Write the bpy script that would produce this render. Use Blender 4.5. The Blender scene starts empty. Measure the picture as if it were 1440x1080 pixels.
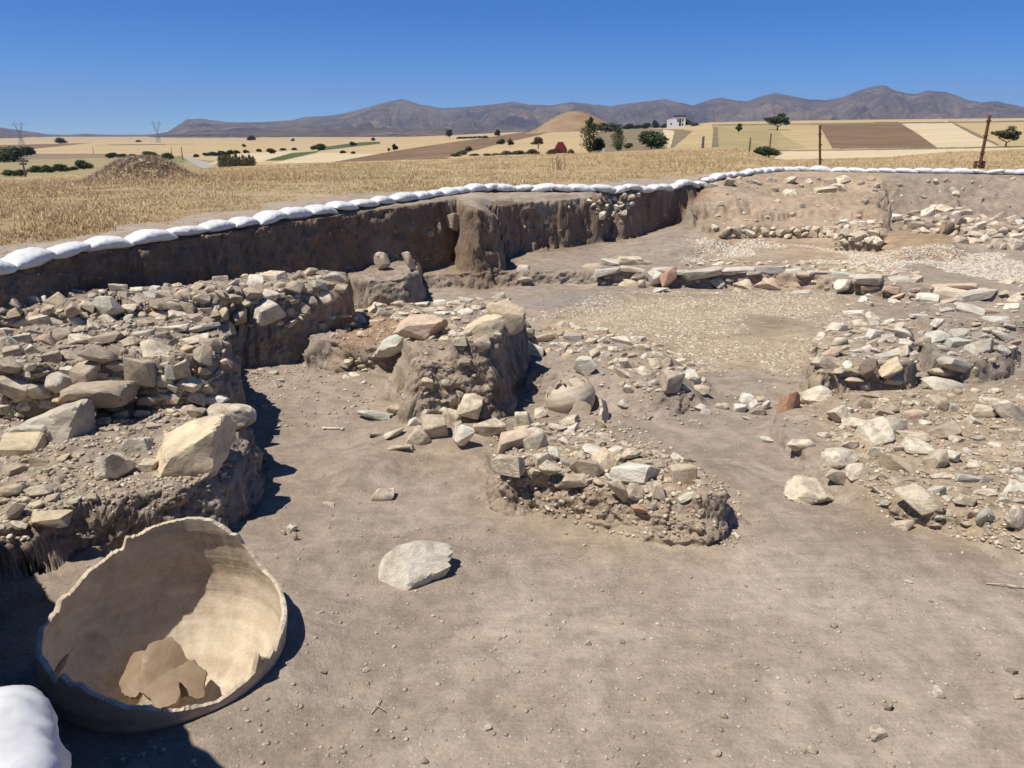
import bpy, bmesh, math, random
import numpy as np
from mathutils import Vector, Matrix, Euler
from mathutils.bvhtree import BVHTree

random.seed(7)
rng = np.random.default_rng(7)
S = bpy.context.scene
COL = S.collection
PI = math.pi

# ------------------------------------------------------------------ camera, sky, sun, exposure
CAM_H = 3.0
FPX = 1067.0
PITCH = math.radians(18.4)
cp, sp = math.cos(PITCH), math.sin(PITCH)
cam_d = bpy.data.cameras.new("camera")
cam = bpy.data.objects.new("camera", cam_d)
COL.objects.link(cam)
cam.location = (0, 0, CAM_H)
cam.rotation_euler = (PI / 2 - PITCH, 0, 0)
cam_d.sensor_fit = 'HORIZONTAL'
cam_d.sensor_width = 36
cam_d.lens = 36 * FPX / 1440
cam_d.clip_start = 0.05
cam_d.clip_end = 60000
S.camera = cam

SUN_EL = math.radians(64)
U = np.array([0.90, 0.42])          # ground direction the shadows fall in
U = U / np.linalg.norm(U)
w = bpy.data.worlds.new("World")
S.world = w
w.use_nodes = True
nt = w.node_tree
bg = nt.nodes['Background']
sky = nt.nodes.new('ShaderNodeTexSky')
sky.sky_type = 'NISHITA'
sky.sun_disc = False
sky.sun_elevation = SUN_EL
sky.sun_rotation = math.atan2(-U[0], -U[1])
sky.altitude = 6000
sky.air_density = 1.0
sky.dust_density = 0.0
sky.ozone_density = 10.0
hsv = nt.nodes.new('ShaderNodeHueSaturation')
hsv.inputs['Saturation'].default_value = 1.2
nt.links.new(sky.outputs[0], hsv.inputs['Color'])
nt.links.new(hsv.outputs[0], bg.inputs[0])
bg.inputs[1].default_value = 0.106
sl = bpy.data.lights.new("sun", 'SUN')
sl.energy = 5.0
sl.angle = math.radians(0.53)
sl.color = (1.0, 0.93, 0.82)
so = bpy.data.objects.new("sun", sl)
COL.objects.link(so)
ldir = Vector((U[0] * math.cos(SUN_EL), U[1] * math.cos(SUN_EL), -math.sin(SUN_EL)))
so.rotation_euler = ldir.to_track_quat('-Z', 'Y').to_euler()
so.location = (-20, -15, 40)
S.view_settings.view_transform = 'Standard'
S.view_settings.look = 'None'
S.view_settings.gamma = 1
S.view_settings.exposure = 0.25
S.view_settings.use_curve_mapping = False
S.cycles.max_bounces = 6
S.cycles.volume_bounces = 0

# ------------------------------------------------------------------ pixel <-> world helpers
def ray(px, py):
    a = (np.asarray(px, float) - 720) / FPX
    b = (540 - np.asarray(py, float)) / FPX
    return a, cp + b * sp, -sp + b * cp

def P(px, py, z):
    a, b, c = ray(px, py)
    t = (z - CAM_H) / c
    return float(a * t), float(b * t)

def azel(px, py):
    a, b, c = ray(px, py)
    return np.arctan2(a, b), np.arctan2(c, np.hypot(a, b))

def proj(x, y, z):
    zd = y * cp - (z - CAM_H) * sp
    return 720 + FPX * x / zd, 540 - FPX * (y * sp + (z - CAM_H) * cp) / zd, zd

def sstep(a, b, x):
    t = np.clip((x - a) / (b - a), 0, 1)
    return t * t * (3 - 2 * t)

# ------------------------------------------------------------------ numpy noise
def _h(ix, iy, s):
    n = (ix * 374761393 + iy * 668265263 + s * 1442695041) & 0xffffffff
    n = ((n ^ (n >> 13)) * 1274126177) & 0xffffffff
    n = (n ^ (n >> 16)) & 0xffffffff
    return n.astype(np.float64) / 4294967295.0

def vn(x, y, s=0):
    ix = np.floor(x).astype(np.int64); iy = np.floor(y).astype(np.int64)
    fx = x - ix; fy = y - iy
    fx = fx * fx * (3 - 2 * fx); fy = fy * fy * (3 - 2 * fy)
    a = _h(ix, iy, s); b = _h(ix + 1, iy, s); c = _h(ix, iy + 1, s); d = _h(ix + 1, iy + 1, s)
    return (a + (b - a) * fx) * (1 - fy) + (c + (d - c) * fx) * fy - 0.5

def vn3(x, y, z, s=0):
    iz = np.floor(z).astype(np.int64); fz = z - iz; fz = fz * fz * (3 - 2 * fz)
    a = np.empty_like(x); b = np.empty_like(x)
    ix = np.floor(x).astype(np.int64); iy = np.floor(y).astype(np.int64)
    fx = x - ix; fy = y - iy
    fx = fx * fx * (3 - 2 * fx); fy = fy * fy * (3 - 2 * fy)
    def layer(k):
        q = s + k * 7919
        return ((_h(ix, iy, q) * (1 - fx) + _h(ix + 1, iy, q) * fx) * (1 - fy) + (_h(ix, iy + 1, q) * (1 - fx) + _h(ix + 1, iy + 1, q) * fx) * fy)
    return layer(iz) * (1 - fz) + layer(iz + 1) * fz - 0.5

def fbm3(x, y, z, f, o=3, s=0, g=0.5):
    r = 0; amp = 1
    for i in range(o):
        r = r + amp * vn3(x * f + 5.1 * i, y * f + 3.3 * i, z * f - 7.7 * i, s + i)
        f *= 2.1; amp *= g
    return r

def fbm(x, y, f, o=4, s=0, g=0.5):
    r = 0; amp = 1; c, sn = 0.8, 0.6
    for i in range(o):
        r = r + amp * vn(x * f + 17.3 * i, y * f - 9.1 * i, s + i)
        x, y = c * x - sn * y, sn * x + c * y
        f *= 2.03; amp *= g
    return r

def sdf(poly, x, y):
    """signed distance to a polygon, negative inside"""
    d = np.full(x.shape, 1e9); ins = np.zeros(x.shape, bool)
    n = len(poly)
    for i in range(n):
        ax, ay = poly[i]; bx, by = poly[(i + 1) % n]
        ex, ey = bx - ax, by - ay
        wx, wy = x - ax, y - ay
        t = np.clip((wx * ex + wy * ey) / (ex * ex + ey * ey + 1e-12), 0, 1)
        d = np.minimum(d, (wx - ex * t) ** 2 + (wy - ey * t) ** 2)
        c1 = (ay <= y) & (by > y); c2 = (by <= y) & (ay > y)
        cr = ex * wy - ey * wx
        ins ^= (c1 & (cr > 0)) | (c2 & (cr < 0))
    d = np.sqrt(d)
    return np.where(ins, -d, d)

def inpoly1(poly, x, y):
    r = False
    bx, by = poly[-1]
    for ax, ay in poly:
        if (ay > y) != (by > y) and x < (bx - ax) * (y - ay) / (by - ay) + ax: r = not r
        bx, by = ax, ay
    return r

def inpoly(poly, x, y):
    ins = np.zeros(np.shape(x), bool)
    n = len(poly)
    for i in range(n):
        ax, ay = poly[i]; bx, by = poly[(i + 1) % n]
        cr = (bx - ax) * (y - ay) - (by - ay) * (x - ax)
        ins ^= ((ay <= y) & (by > y) & (cr > 0)) | ((by <= y) & (ay > y) & (cr < 0))
    return ins

# ------------------------------------------------------------------ the shape of the dig
EDGE_PX = [(-60, 398, 1.38), (0, 383, 1.40), (100, 360, 1.43), (200, 346, 1.47), (300, 329, 1.51), (400, 312, 1.55),
           (500, 297, 1.58), (600, 284, 1.61), (644, 279, 1.62), (652, 287, 1.60), (672, 289, 1.6), (688, 288, 1.60), (694, 283, 1.52),
           (725, 281, 1.49), (760, 280, 1.48), (800, 278, 1.47), (850, 274, 1.46), (890, 271, 1.46), (930, 266, 1.48), (978, 261, 1.5), (986, 253, 1.6),
           (1060, 247, 1.62), (1150, 244, 1.62), (1240, 246, 1.62), (1440, 247, 1.62), (1800, 249, 1.62)]
EDGE = [P(*e) for e in EDGE_PX]
PIT = EDGE + [(32, 22), (30, 1.0), (6, 0.9), (0, 0.85), (-0.95, 0.8), (-1.25, 1.3), (-1.42, 1.78), (-1.75, 1.98), (-2.15, 2.5),
              (-2.9, 3.15), (-3.75, 3.9), (-4.6, 4.4), (-7.5, 5.5), (-8.6, 8.0)]
BAG_PX = [(-60, 394, 1.40), (0, 379, 1.42), (100, 356, 1.45), (200, 342, 1.49), (300, 325, 1.53), (400, 308, 1.57), (500, 293, 1.6),
          (600, 279, 1.63), (650, 271, 1.64), (700, 266, 1.64), (780, 264, 1.65), (860, 262, 1.65), (900, 259, 1.65), (960, 254, 1.65),
          (1060, 244.5, 1.65), (1100, 241, 1.65), (1150, 241, 1.65), (1250, 243, 1.65), (1440, 245, 1.65), (1560, 245, 1.65)]

def pp(pts, z):
    return [P(a, b, z) for a, b in pts]

# top outline in the photograph, height, slope width, roughness of the outline, roughness of the top
FEAT = []
def F(pts, z, wd=0.12, rough=0.10, top=0.05, zo=None):
    FEAT.append((pp(pts, z if zo is None else zo), z, wd, rough, top))
# terraces and ledges at the back
F([(985, 318), (1060, 316), (1180, 318), (1242, 312), (1242, 262), (985, 262)], 0.66, 0.15, 0.3, 0.05)
F([(1000, 306), (1060, 303), (1120, 305), (1242, 300), (1242, 262), (1000, 262)], 0.76, 0.12, 0.4, 0.08)
F([(1062, 296), (1120, 292), (1180, 290), (1242, 292), (1242, 262), (1060, 262)], 0.90, 0.2, 0.5, 0.08, zo=0.98)
F([(975, 280), (1100, 276), (1242, 274), (1242, 258), (975, 258)], 1.14, 0.7, 0.5, 0.08, zo=1.22)
F([(1178, 313), (1238, 313), (1244, 322), (1236, 330), (1182, 328), (1176, 320)], 0.70, 0.12, 0.1, 0.05)
F([(1275, 306), (1300, 296), (1345, 293), (1380, 304), (1480, 308), (1480, 320), (1290, 318)], 0.66, 0.2, 0.15, 0.07)
F([(1335, 330), (1480, 328), (1480, 342), (1380, 345), (1330, 340)], 0.45, 0.3, 0.2, 0.05)
F([(1240, 328), (1300, 322), (1350, 335), (1330, 348), (1270, 350)], 0.50, 0.6, 0.3, 0.05)
F([(880, 352), (940, 318), (985, 300), (1000, 322), (1000, 345)], 0.5, 0.8, 0.3, 0.04)
# low terrace edge near the section, behind the kerb of slabs
F([(488, 386), (503, 371), (584, 370), (590, 390), (567, 399), (520, 401), (494, 399)], 0.56, 0.15, 0.08, 0.05, zo=0.46)
F([(655, 375), (690, 372), (696, 386), (658, 388)], 0.25, 0.15, 0.1, 0.08)
# left rubble walls and platform
F([(-160, 450), (0, 443), (150, 433), (250, 424), (350, 413), (440, 404), (484, 397), (488, 384), (470, 380), (370, 385), (250, 400), (130, 408), (0, 426), (-160, 436)], 0.98, 0.16, 0.12, 0.06)
F([(-200, 520), (0, 500), (180, 490), (285, 488), (300, 465), (300, 440), (300, 425), (-200, 430)], 0.80, 0.3, 0.15, 0.07)
F([(-200, 530), (0, 515), (90, 508), (180, 505), (255, 505), (292, 500), (312, 478), (318, 462), (296, 446), (250, 450), (-200, 470)], 0.98, 0.16, 0.1, 0.07)
F([(-200, 760), (0, 738), (70, 722), (150, 702), (235, 688), (300, 672), (325, 645), (340, 612), (348, 590), (340, 570), (300, 560), (200, 560), (-200, 560)], 0.48, 0.16, 0.12, 0.05)
F([(225, 640), (300, 640), (325, 620), (318, 598), (260, 600), (225, 615)], 0.52, 0.1, 0.05, 0.03)
F([(-200, 800), (0, 770), (70, 762), (130, 755), (160, 790), (100, 820), (-200, 840)], 0.14, 0.3, 0.15, 0.04)
# middle block and the ledge behind it
F([(430, 462), (480, 440), (560, 428), (660, 422), (715, 420), (730, 435), (600, 470), (560, 486), (480, 488), (430, 484)], 0.33, 0.16, 0.15, 0.06)
F([(590, 494), (620, 490), (650, 490), (690, 484), (703, 455), (733, 436), (727, 424), (680, 430), (640, 445), (585, 447), (566, 474)], 0.70, 0.42, 0.20, 0.10, zo=0.76)
F([(640, 470), (690, 472), (712, 452), (736, 434), (730, 424), (690, 430), (640, 450)], 0.86, 0.16, 0.10, 0.05, zo=0.93)
F([(480, 640), (520, 622), (560, 632), (545, 655), (500, 665)], 0.10, 0.5, 0.1, 0.02)
F([(500, 600), (640, 595), (700, 590), (720, 600), (640, 612), (540, 616)], 0.10, 0.3, 0.1, 0.03)
# stub with stones in the centre
F([(704, 622), (740, 604), (810, 606), (880, 624), (960, 644), (998, 664), (1014, 690), (985, 712), (915, 702), (850, 682), (775, 668), (712, 660)], 0.30, 0.28, 0.14, 0.06)
F([(706, 618), (745, 606), (775, 630), (760, 650), (712, 650)], 0.40, 0.15, 0.08, 0.05)
F([(980, 668), (1004, 672), (1016, 692), (998, 708), (975, 700)], 0.36, 0.1, 0.08, 0.05)
# bank behind it
F([(738, 492), (790, 470), (860, 476), (930, 492), (972, 520), (968, 542), (930, 548), (880, 540), (820, 525), (745, 520)], 0.26, 0.45, 0.2, 0.05)
# right hand walls and rubble
F([(1152, 480), (1176, 456), (1280, 460), (1284, 484), (1278, 508), (1228, 514), (1152, 524), (1140, 505)], 0.36, 0.14, 0.08, 0.05)
F([(1296, 474), (1390, 462), (1428, 474), (1424, 496), (1370, 508), (1310, 500)], 0.26, 0.14, 0.1, 0.08)
F([(1296, 395), (1480, 390), (1480, 450), (1330, 455), (1296, 440)], 0.16, 0.3, 0.3, 0.05)
F([(1090, 580), (1200, 548), (1300, 545), (1520, 545), (1520, 770), (1440, 752), (1380, 728), (1300, 712), (1258, 700), (1180, 672), (1140, 640), (1100, 600)], 0.16, 0.22, 0.15, 0.05)
F([(1262, 700), (1320, 712), (1330, 690), (1262, 680)], 0.2, 0.1, 0.08, 0.05)

JC = (-2.005, 3.75)       # centre of the big storage jar
EX = np.array([e[0] for e in EDGE]); EY = np.array([e[1] for e in EDGE])
# crest of the grass and the top of the fields
YC = [(-400, 262), (0, 250), (100, 246), (200, 239), (300, 236), (400, 230), (500, 227), (620, 224), (700, 218), (800, 216), (900, 212), (1000, 208),
      (1050, 212), (1090, 225), (1250, 221), (1330, 214), (1440, 210), (1800, 206)]
YH = [(-400, 207), (0, 204), (130, 201), (300, 198.5), (480, 196.5), (640, 190), (720, 186), (790, 184), (860, 182), (930, 180), (1000, 172), (1060, 170.5),
      (1200, 168.5), (1440, 166), (1800, 166)]
c_az, c_el = azel([p[0] for p in YC], [p[1] for p in YC])
h_az, h_el = azel([p[0] for p in YH], [p[1] for p in YH])
RC = 60.0

def wrap_interp(az, A, E):
    """angle curve continued level round the back"""
    v = np.interp(az, A, E)
    return v

def crest_z(az):
    return CAM_H + RC * np.tan(wrap_interp(az, c_az, c_el))

def surf(x, y):
    z = np.interp(y, [-10, 1.8, 2.4, 6.0, 9, 10.5, 13, 17, 22, 28], [1.36, 1.36, 1.72, 1.72, 1.42, 1.5, 1.57, 1.64, 1.65, 1.65])
    z = z + np.where((y < 3.2) & (x > -2.8), (1.10 - z), 0) * sstep(-2.3, -1.95, x)
    r = np.hypot(x, y); az = np.arctan2(x, y)
    rb = np.interp(az, [-0.7, -0.5, -0.1, 0.3, 0.6], [14, 16, 22, 30, 32])
    s = sstep(0, 1, (r - rb) / (RC - rb))
    return z + (crest_z(az) - z) * s

def H(x, y, noise=True):
    az = np.arctan2(x, y)
    n1 = fbm(x, y, 1.3, 3, 3) if noise else 0
    # floor
    z = 0.0 * x
    # step at the slab kerb : terrace behind
    kx = np.array([P(p, q, .28)[0] for p, q in [(640, 384), (730, 381), (820, 381), (960, 385), (1090, 381), (1200, 392), (1290, 402), (1360, 410), (1500, 415)]])
    ky = np.array([P(p, q, .28)[1] for p, q in [(640, 384), (730, 381), (820, 381), (960, 385), (1090, 381), (1200, 392), (1290, 402), (1360, 410), (1500, 415)]])
    kl = np.interp(x, kx, ky)
    z = z + 0.28 * sstep(-0.12, 0.06, y - kl + (0.1 * n1))
    z = z + 0.10 * sstep(1.5, 9, y - kl)
    if noise:
        z = z + 0.05 * fbm(x, y, 0.45, 3, 11) + 0.018 * fbm(x, y, 3.1, 3, 12)
    rag = fbm(x, y, 2.2, 4, 21, 0.6) if noise else 0
    rag2 = fbm(x, y, 7.0, 3, 31, 0.6) if noise else 0
    for poly, top, wd, rough, tr in FEAT:
        xs = [p[0] for p in poly]; ys = [p[1] for p in poly]; m = wd + 0.5
        k = (x > min(xs) - m) & (x < max(xs) + m) & (y > min(ys) - m) & (y < max(ys) + m)
        if not k.any():
            continue
        xx, yy = x[k], y[k]
        d = sdf(poly, xx, yy)
        if noise:
            d = d + rough * (rag[k] * 0.9 + rag2[k] * 0.12)
        f = 1 - sstep(-0.25 * wd, 0.75 * wd, d)
        tz = top + (tr * (rag[k] * 1.3 + rag2[k] * 0.6) if noise else 0)
        z[k] = np.maximum(z[k], z[k] + (tz - z[k]) * f)
    # the section round the pit
    d = sdf(PIT, x, y)            # negative inside the pit
    back = sstep(5.4, 6.4, x) * sstep(10, 18, y)
    mid = sstep(-0.9, -0.3, x) * (1 - back) * sstep(10, 12, y)
    wd = 0.22 + 0.02 * mid + 1.9 * back
    ro = 0.10 + 0.22 * mid + 0.25 * back
    flute = 0
    if noise:
        flute = ro * (1.3 * fbm(x, y, 0.9, 4, 41, 0.5) + 0.15 * rag2)
        flute = flute * sstep(0, 1.2, np.hypot(x + 1.6, y - 1.8))
    dd = -d + flute               # distance inside the edge
    sz = surf(x, y)
    if noise:
        sz = sz + 0.03 * fbm(x, y, 1.0, 4, 51) * sstep(0, 1, -dd)+0.012*rag2
    wall = sstep(0, 1, np.clip(dd / wd, 0, 1))
    # slightly rounded, eroded lip
    lip = 0.10 * sstep(-0.25, 0.0, dd) * (0.4 + 0.6 * mid) + 0.12 * mid * sstep(-1.9, 0.0, dd)
    zz = (sz - lip)
    z = zz + (z - zz) * wall
    # bags' bank spoil heap outside
    hx, hy = P(182, 263, 1.22)
    q = np.hypot((x - hx) / 2.15, (y - hy - 1.0) / 1.5)
    z = z + 0.74 * (1 - sstep(0.1, 1.05, q + (0.12 * rag if noise else 0)))
    # hollow under the jar
    q = np.hypot(x - JC[0], y - JC[1])
    z = z + 0.06 * (1 - sstep(0.70, 1.15, q)) - 0.80 * (1 - sstep(0.565, 0.61, q))
    return z

# ------------------------------------------------------------------ materials
def mat(name, rough=0.95):
    m = bpy.data.materials.new(name); m.use_nodes = True
    b = m.node_tree.nodes['Principled BSDF']
    b.inputs['Roughness'].default_value = rough
    b.inputs['Specular IOR Level'].default_value = 0.15
    return m, m.node_tree, b

def N(t, typ, **k):
    n = t.nodes.new(typ)
    for a, v in k.items():
        if a.startswith('i_'):
            n.inputs[a[2:].replace('_', ' ')].default_value = v
        else:
            setattr(n, a, v)
    return n

def noise(t, vec, scale, detail=6, rough=0.6, dist=0.0):
    n = N(t, 'ShaderNodeTexNoise')
    n.inputs['Scale'].default_value = scale; n.inputs['Detail'].default_value = detail
    n.inputs['Roughness'].default_value = rough; n.inputs['Distortion'].default_value = dist
    if vec is not None: t.links.new(vec, n.inputs['Vector'])
    return n.outputs['Fac']

def ramp(t, fac, stops):
    r = N(t, 'ShaderNodeValToRGB')
    e = r.color_ramp.elements
    while len(e) < len(stops): e.new(0.5)
    for i, (p, c) in enumerate(stops):
        e[i].position = p; e[i].color = (*c, 1) if len(c) == 3 else c
    t.links.new(fac, r.inputs[0])
    return r.outputs[0]

def mix(t, fac, a, b, mode='MIX'):
    m = N(t, 'ShaderNodeMix', data_type='RGBA', blend_type=mode)
    for s, v in ((m.inputs[0], fac), (m.inputs[6], a), (m.inputs[7], b)):
        if isinstance(v, (int, float)): s.default_value = v
        elif isinstance(v, tuple): s.default_value = (*v, 1)
        else: t.links.new(v, s)
    return m.outputs[2]

def bump(t, b, layers, normal_in=None):
    last = None
    for h, st, dist in layers:
        bn = N(t, 'ShaderNodeBump')
        bn.inputs['Strength'].default_value = st; bn.inputs['Distance'].default_value = dist
        t.links.new(h, bn.inputs['Height'])
        if last is not None: t.links.new(last, bn.inputs['Normal'])
        last = bn.outputs[0]
    t.links.new(last, b.inputs['Normal'])

def coords(t, obj=False):
    if obj: return N(t, 'ShaderNodeTexCoord').outputs['Object']
    return N(t, 'ShaderNodeNewGeometry').outputs['Position']

def dirt_material():
    m, t, b = mat('excavated_soil', 1.0)
    v = coords(t)
    big = noise(t, v, 0.7, 5, 0.55, 0.6)
    med = noise(t, v, 5.0, 8, 0.65, 0.3)
    fine = noise(t, v, 45, 6, 0.7)
    c1 = ramp(t, big, [(0.3, (0.255, 0.208, 0.163)), (0.7, (0.325, 0.272, 0.220))])
    c2 = ramp(t, med, [(0.34, (0.80, 0.78, 0.76)), (0.5, (1, 1, 1)), (0.68, (1.24, 1.23, 1.2))])
    c = mix(t, 0.9, c1, c2, 'MULTIPLY')
    c3 = ramp(t, fine, [(0.3, (0.7, 0.7, 0.7)), (0.55, (1, 1, 1)), (0.75, (1.3, 1.28, 1.25))])
    c = mix(t, 0.6, c, c3, 'MULTIPLY')
    dry = noise(t, v, 1.7, 9, 0.72, 1.2)
    c = mix(t, ramp(t, dry, [(0.50, (0, 0, 0)), (0.66, (0.55, 0.55, 0.55))]), c, (0.44, 0.375, 0.305))
    mps = N(t, 'ShaderNodeMapping'); mps.inputs['Rotation'].default_value = (0, 0, 0.6); mps.inputs['Scale'].default_value = (1.2, 14, 3)
    t.links.new(v, mps.inputs[0])
    scr = noise(t, mps.outputs[0], 1.5, 6, 0.7, 0.8)
    c = mix(t, 0.35, c, ramp(t, scr, [(0.35, (0.78, 0.77, 0.76)), (0.65, (1.18, 1.18, 1.18))]), 'MULTIPLY')
    # chalky specks
    vo = N(t, 'ShaderNodeTexVoronoi'); vo.inputs['Scale'].default_value = 26
    t.links.new(v, vo.inputs['Vector'])
    sel = noise(t, v, 9, 3, 0.5)
    lt = N(t, 'ShaderNodeMath', operation='LESS_THAN'); t.links.new(vo.outputs['Distance'], lt.inputs[0]); lt.inputs[1].default_value = 0.13
    gt = N(t, 'ShaderNodeMath', operation='GREATER_THAN'); t.links.new(sel, gt.inputs[0]); gt.inputs[1].default_value = 0.55
    mu = N(t, 'ShaderNodeMath', operation='MULTIPLY'); t.links.new(lt.outputs[0], mu.inputs[0]); t.links.new(gt.outputs[0], mu.inputs[1])
    mu2 = N(t, 'ShaderNodeMath', operation='MULTIPLY'); t.links.new(mu.outputs[0], mu2.inputs[0]); mu2.inputs[1].default_value = 0.6
    c = mix(t, mu2.outputs[0], c, (0.72, 0.66, 0.56))
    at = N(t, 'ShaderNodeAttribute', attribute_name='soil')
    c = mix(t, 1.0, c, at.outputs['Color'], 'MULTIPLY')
    t.links.new(c, b.inputs['Base Color'])
    vo2 = N(t, 'ShaderNodeTexVoronoi'); vo2.inputs['Scale'].default_value = 60
    t.links.new(v, vo2.inputs['Vector'])
    bump(t, b, [(scr, 0.3, 0.02), (noise(t, v, 2.2, 8, 0.7), 0.3, 0.08), (noise(t, v, 7, 8, 0.7), 0.55, 0.05), (noise(t, v, 38, 8, 0.75), 0.6, 0.012), (vo2.outputs['Distance'], 0.2, 0.006)])
    return m

def rock_material(name, cols, dust=0.45):
    m, t, b = mat(name, 0.9)
    v = coords(t, True)
    oi = N(t, 'ShaderNodeObjectInfo')
    add = N(t, 'ShaderNodeVectorMath', operation='ADD')
    sc = N(t, 'ShaderNodeVectorMath', operation='SCALE'); sc.inputs['Scale'].default_value = 37
    cx = N(t, 'ShaderNodeCombineXYZ')
    t.links.new(oi.outputs['Random'], cx.inputs[0]); t.links.new(oi.outputs['Random'], cx.inputs[1])
    t.links.new(cx.outputs[0], sc.inputs[0]); t.links.new(v, add.inputs[0]); t.links.new(sc.outputs[0], add.inputs[1])
    vv = add.outputs[0]
    base = ramp(t, oi.outputs['Random'], [(i / max(1, len(cols) - 1), c) for i, c in enumerate(cols)])
    n1 = noise(t, vv, 1.6, 8, 0.65, 0.8)
    c = mix(t, 0.85, base, ramp(t, n1, [(0.3, (0.80, 0.76, 0.70)), (0.5, (1, 1, 1)), (0.7, (1.10, 1.09, 1.07))]), 'MULTIPLY')
    n2 = noise(t, vv, 9, 8, 0.7)
    c = mix(t, 0.7, c, ramp(t, n2, [(0.33, (0.8, 0.78, 0.75)), (0.55, (1.05, 1.05, 1.05))]), 'MULTIPLY')
    # soil sticking to the stone
    n3 = noise(t, vv, 2.4, 6, 0.7)
    f = ramp(t, n3, [(0.46, (0, 0, 0)), (0.60, (dust * 1.5, dust * 1.5, dust * 1.5))])
    c = mix(t, f, c, (0.33, 0.27, 0.205))
    t.links.new(c, b.inputs['Base Color'])
    bump(t, b, [(noise(t, vv, 2.6, 10, 0.72, 0.6), 0.75, 0.05), (noise(t, vv, 16, 8, 0.78), 0.5, 0.010)])
    return m

M_DIRT = dirt_material()
M_ROCK = {
    'cream': rock_material('cream_limestone', [(0.69, 0.605, 0.46), (0.76, 0.68, 0.53), (0.62, 0.53, 0.395), (0.78, 0.71, 0.575), (0.60, 0.515, 0.385)]),
    'tan': rock_material('tan_limestone', [(0.50, 0.42, 0.315), (0.58, 0.49, 0.375), (0.45, 0.375, 0.285), (0.53, 0.45, 0.345)]),
    'ochre': rock_material('ochre_stone', [(0.64, 0.53, 0.36), (0.70, 0.59, 0.41), (0.58, 0.48, 0.33)], 0.3),
    'grey': rock_material('grey_stone', [(0.54, 0.50, 0.42), (0.62, 0.58, 0.49), (0.48, 0.44, 0.365)], 0.35),
    'blue': rock_material('blue_grey_schist', [(0.54, 0.535, 0.46), (0.60, 0.595, 0.515)], 0.25),
    'white': rock_material('white_limestone', [(0.76, 0.71, 0.60), (0.79, 0.75, 0.65), (0.71, 0.65, 0.53)], 0.25),
    'red': rock_material('reddish_stone', [(0.50, 0.29, 0.19), (0.55, 0.34, 0.235), (0.47, 0.27, 0.18)], 0.3),
    'pink': rock_material('pinkish_stone', [(0.62, 0.475, 0.355), (0.65, 0.51, 0.385)], 0.3),
    'dark': rock_material('dark_brown_stone', [(0.24, 0.19, 0.145), (0.29, 0.235, 0.18)], 0.3),
}

def simple(name, c1, c2, scale, rough=0.95, bmp=0.0, objc=False, wc=None, bd=0.05):
    m, t, b = mat(name, rough)
    v = coords(t, objc)
    f = noise(t, v, scale, 7, 0.65, 0.3)
    c = ramp(t, f, [(0.32, c1), (0.68, c2)])
    t.links.new(c, b.inputs['Base Color'])
    if bmp: bump(t, b, [(noise(t, v, scale * 2.5, 8, 0.7), bmp, bd)])
    return m

# ------------------------------------------------------------------ object helpers
def tag(o, label=None, cat=None, group=None, kind=None):
    if label: o['label'] = label
    if cat: o['category'] = cat
    if group: o['group'] = group
    if kind: o['kind'] = kind
    return o

def link(name, me, m=None, parent=None, loc=(0, 0, 0)):
    o = bpy.data.objects.new(name, me)
    COL.objects.link(o)
    if m is not None and not me.materials: me.materials.append(m)
    if parent is not None: o.parent = parent
    o.location = loc
    return o

def empty(name, loc, rz=0, **k):
    o = bpy.data.objects.new(name, None); COL.objects.link(o)
    o.location = loc; o.rotation_euler = (0, 0, rz); o.empty_display_size = 0.2
    tag(o, **k)
    return o

def np_mesh(name, V, Fq, m=None, smooth=True):
    """vertices (n,3) and faces (k,3|4) as numpy arrays"""
    me = bpy.data.meshes.new(name)
    V = np.asarray(V, np.float32); Fq = np.asarray(Fq, np.int32)
    k = Fq.shape[1]
    me.vertices.add(len(V)); me.vertices.foreach_set('co', V.ravel())
    me.loops.add(Fq.size); me.loops.foreach_set('vertex_index', Fq.ravel())
    me.polygons.add(len(Fq))
    me.polygons.foreach_set('loop_start', np.arange(0, Fq.size, k, dtype=np.int32))
    me.polygons.foreach_set('loop_total', np.full(len(Fq), k, np.int32))
    me.update(calc_edges=True)
    if smooth: me.polygons.foreach_set('use_smooth', np.ones(len(Fq), bool))
    if m: me.materials.append(m)
    return me

def subset(V, Fq, mask):
    f = Fq[mask]
    u, inv = np.unique(f.ravel(), return_inverse=True)
    return V[u], inv.reshape(f.shape), u

def grid_faces(nr, nc, wrap=False):
    i = np.arange(nr - 1)[:, None]; j = np.arange(nc if wrap else nc - 1)[None, :]
    a = i * nc + j; b = i * nc + (j + 1) % nc
    return np.stack([a, b, b + nc, a + nc], -1).reshape(-1, 4)

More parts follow.
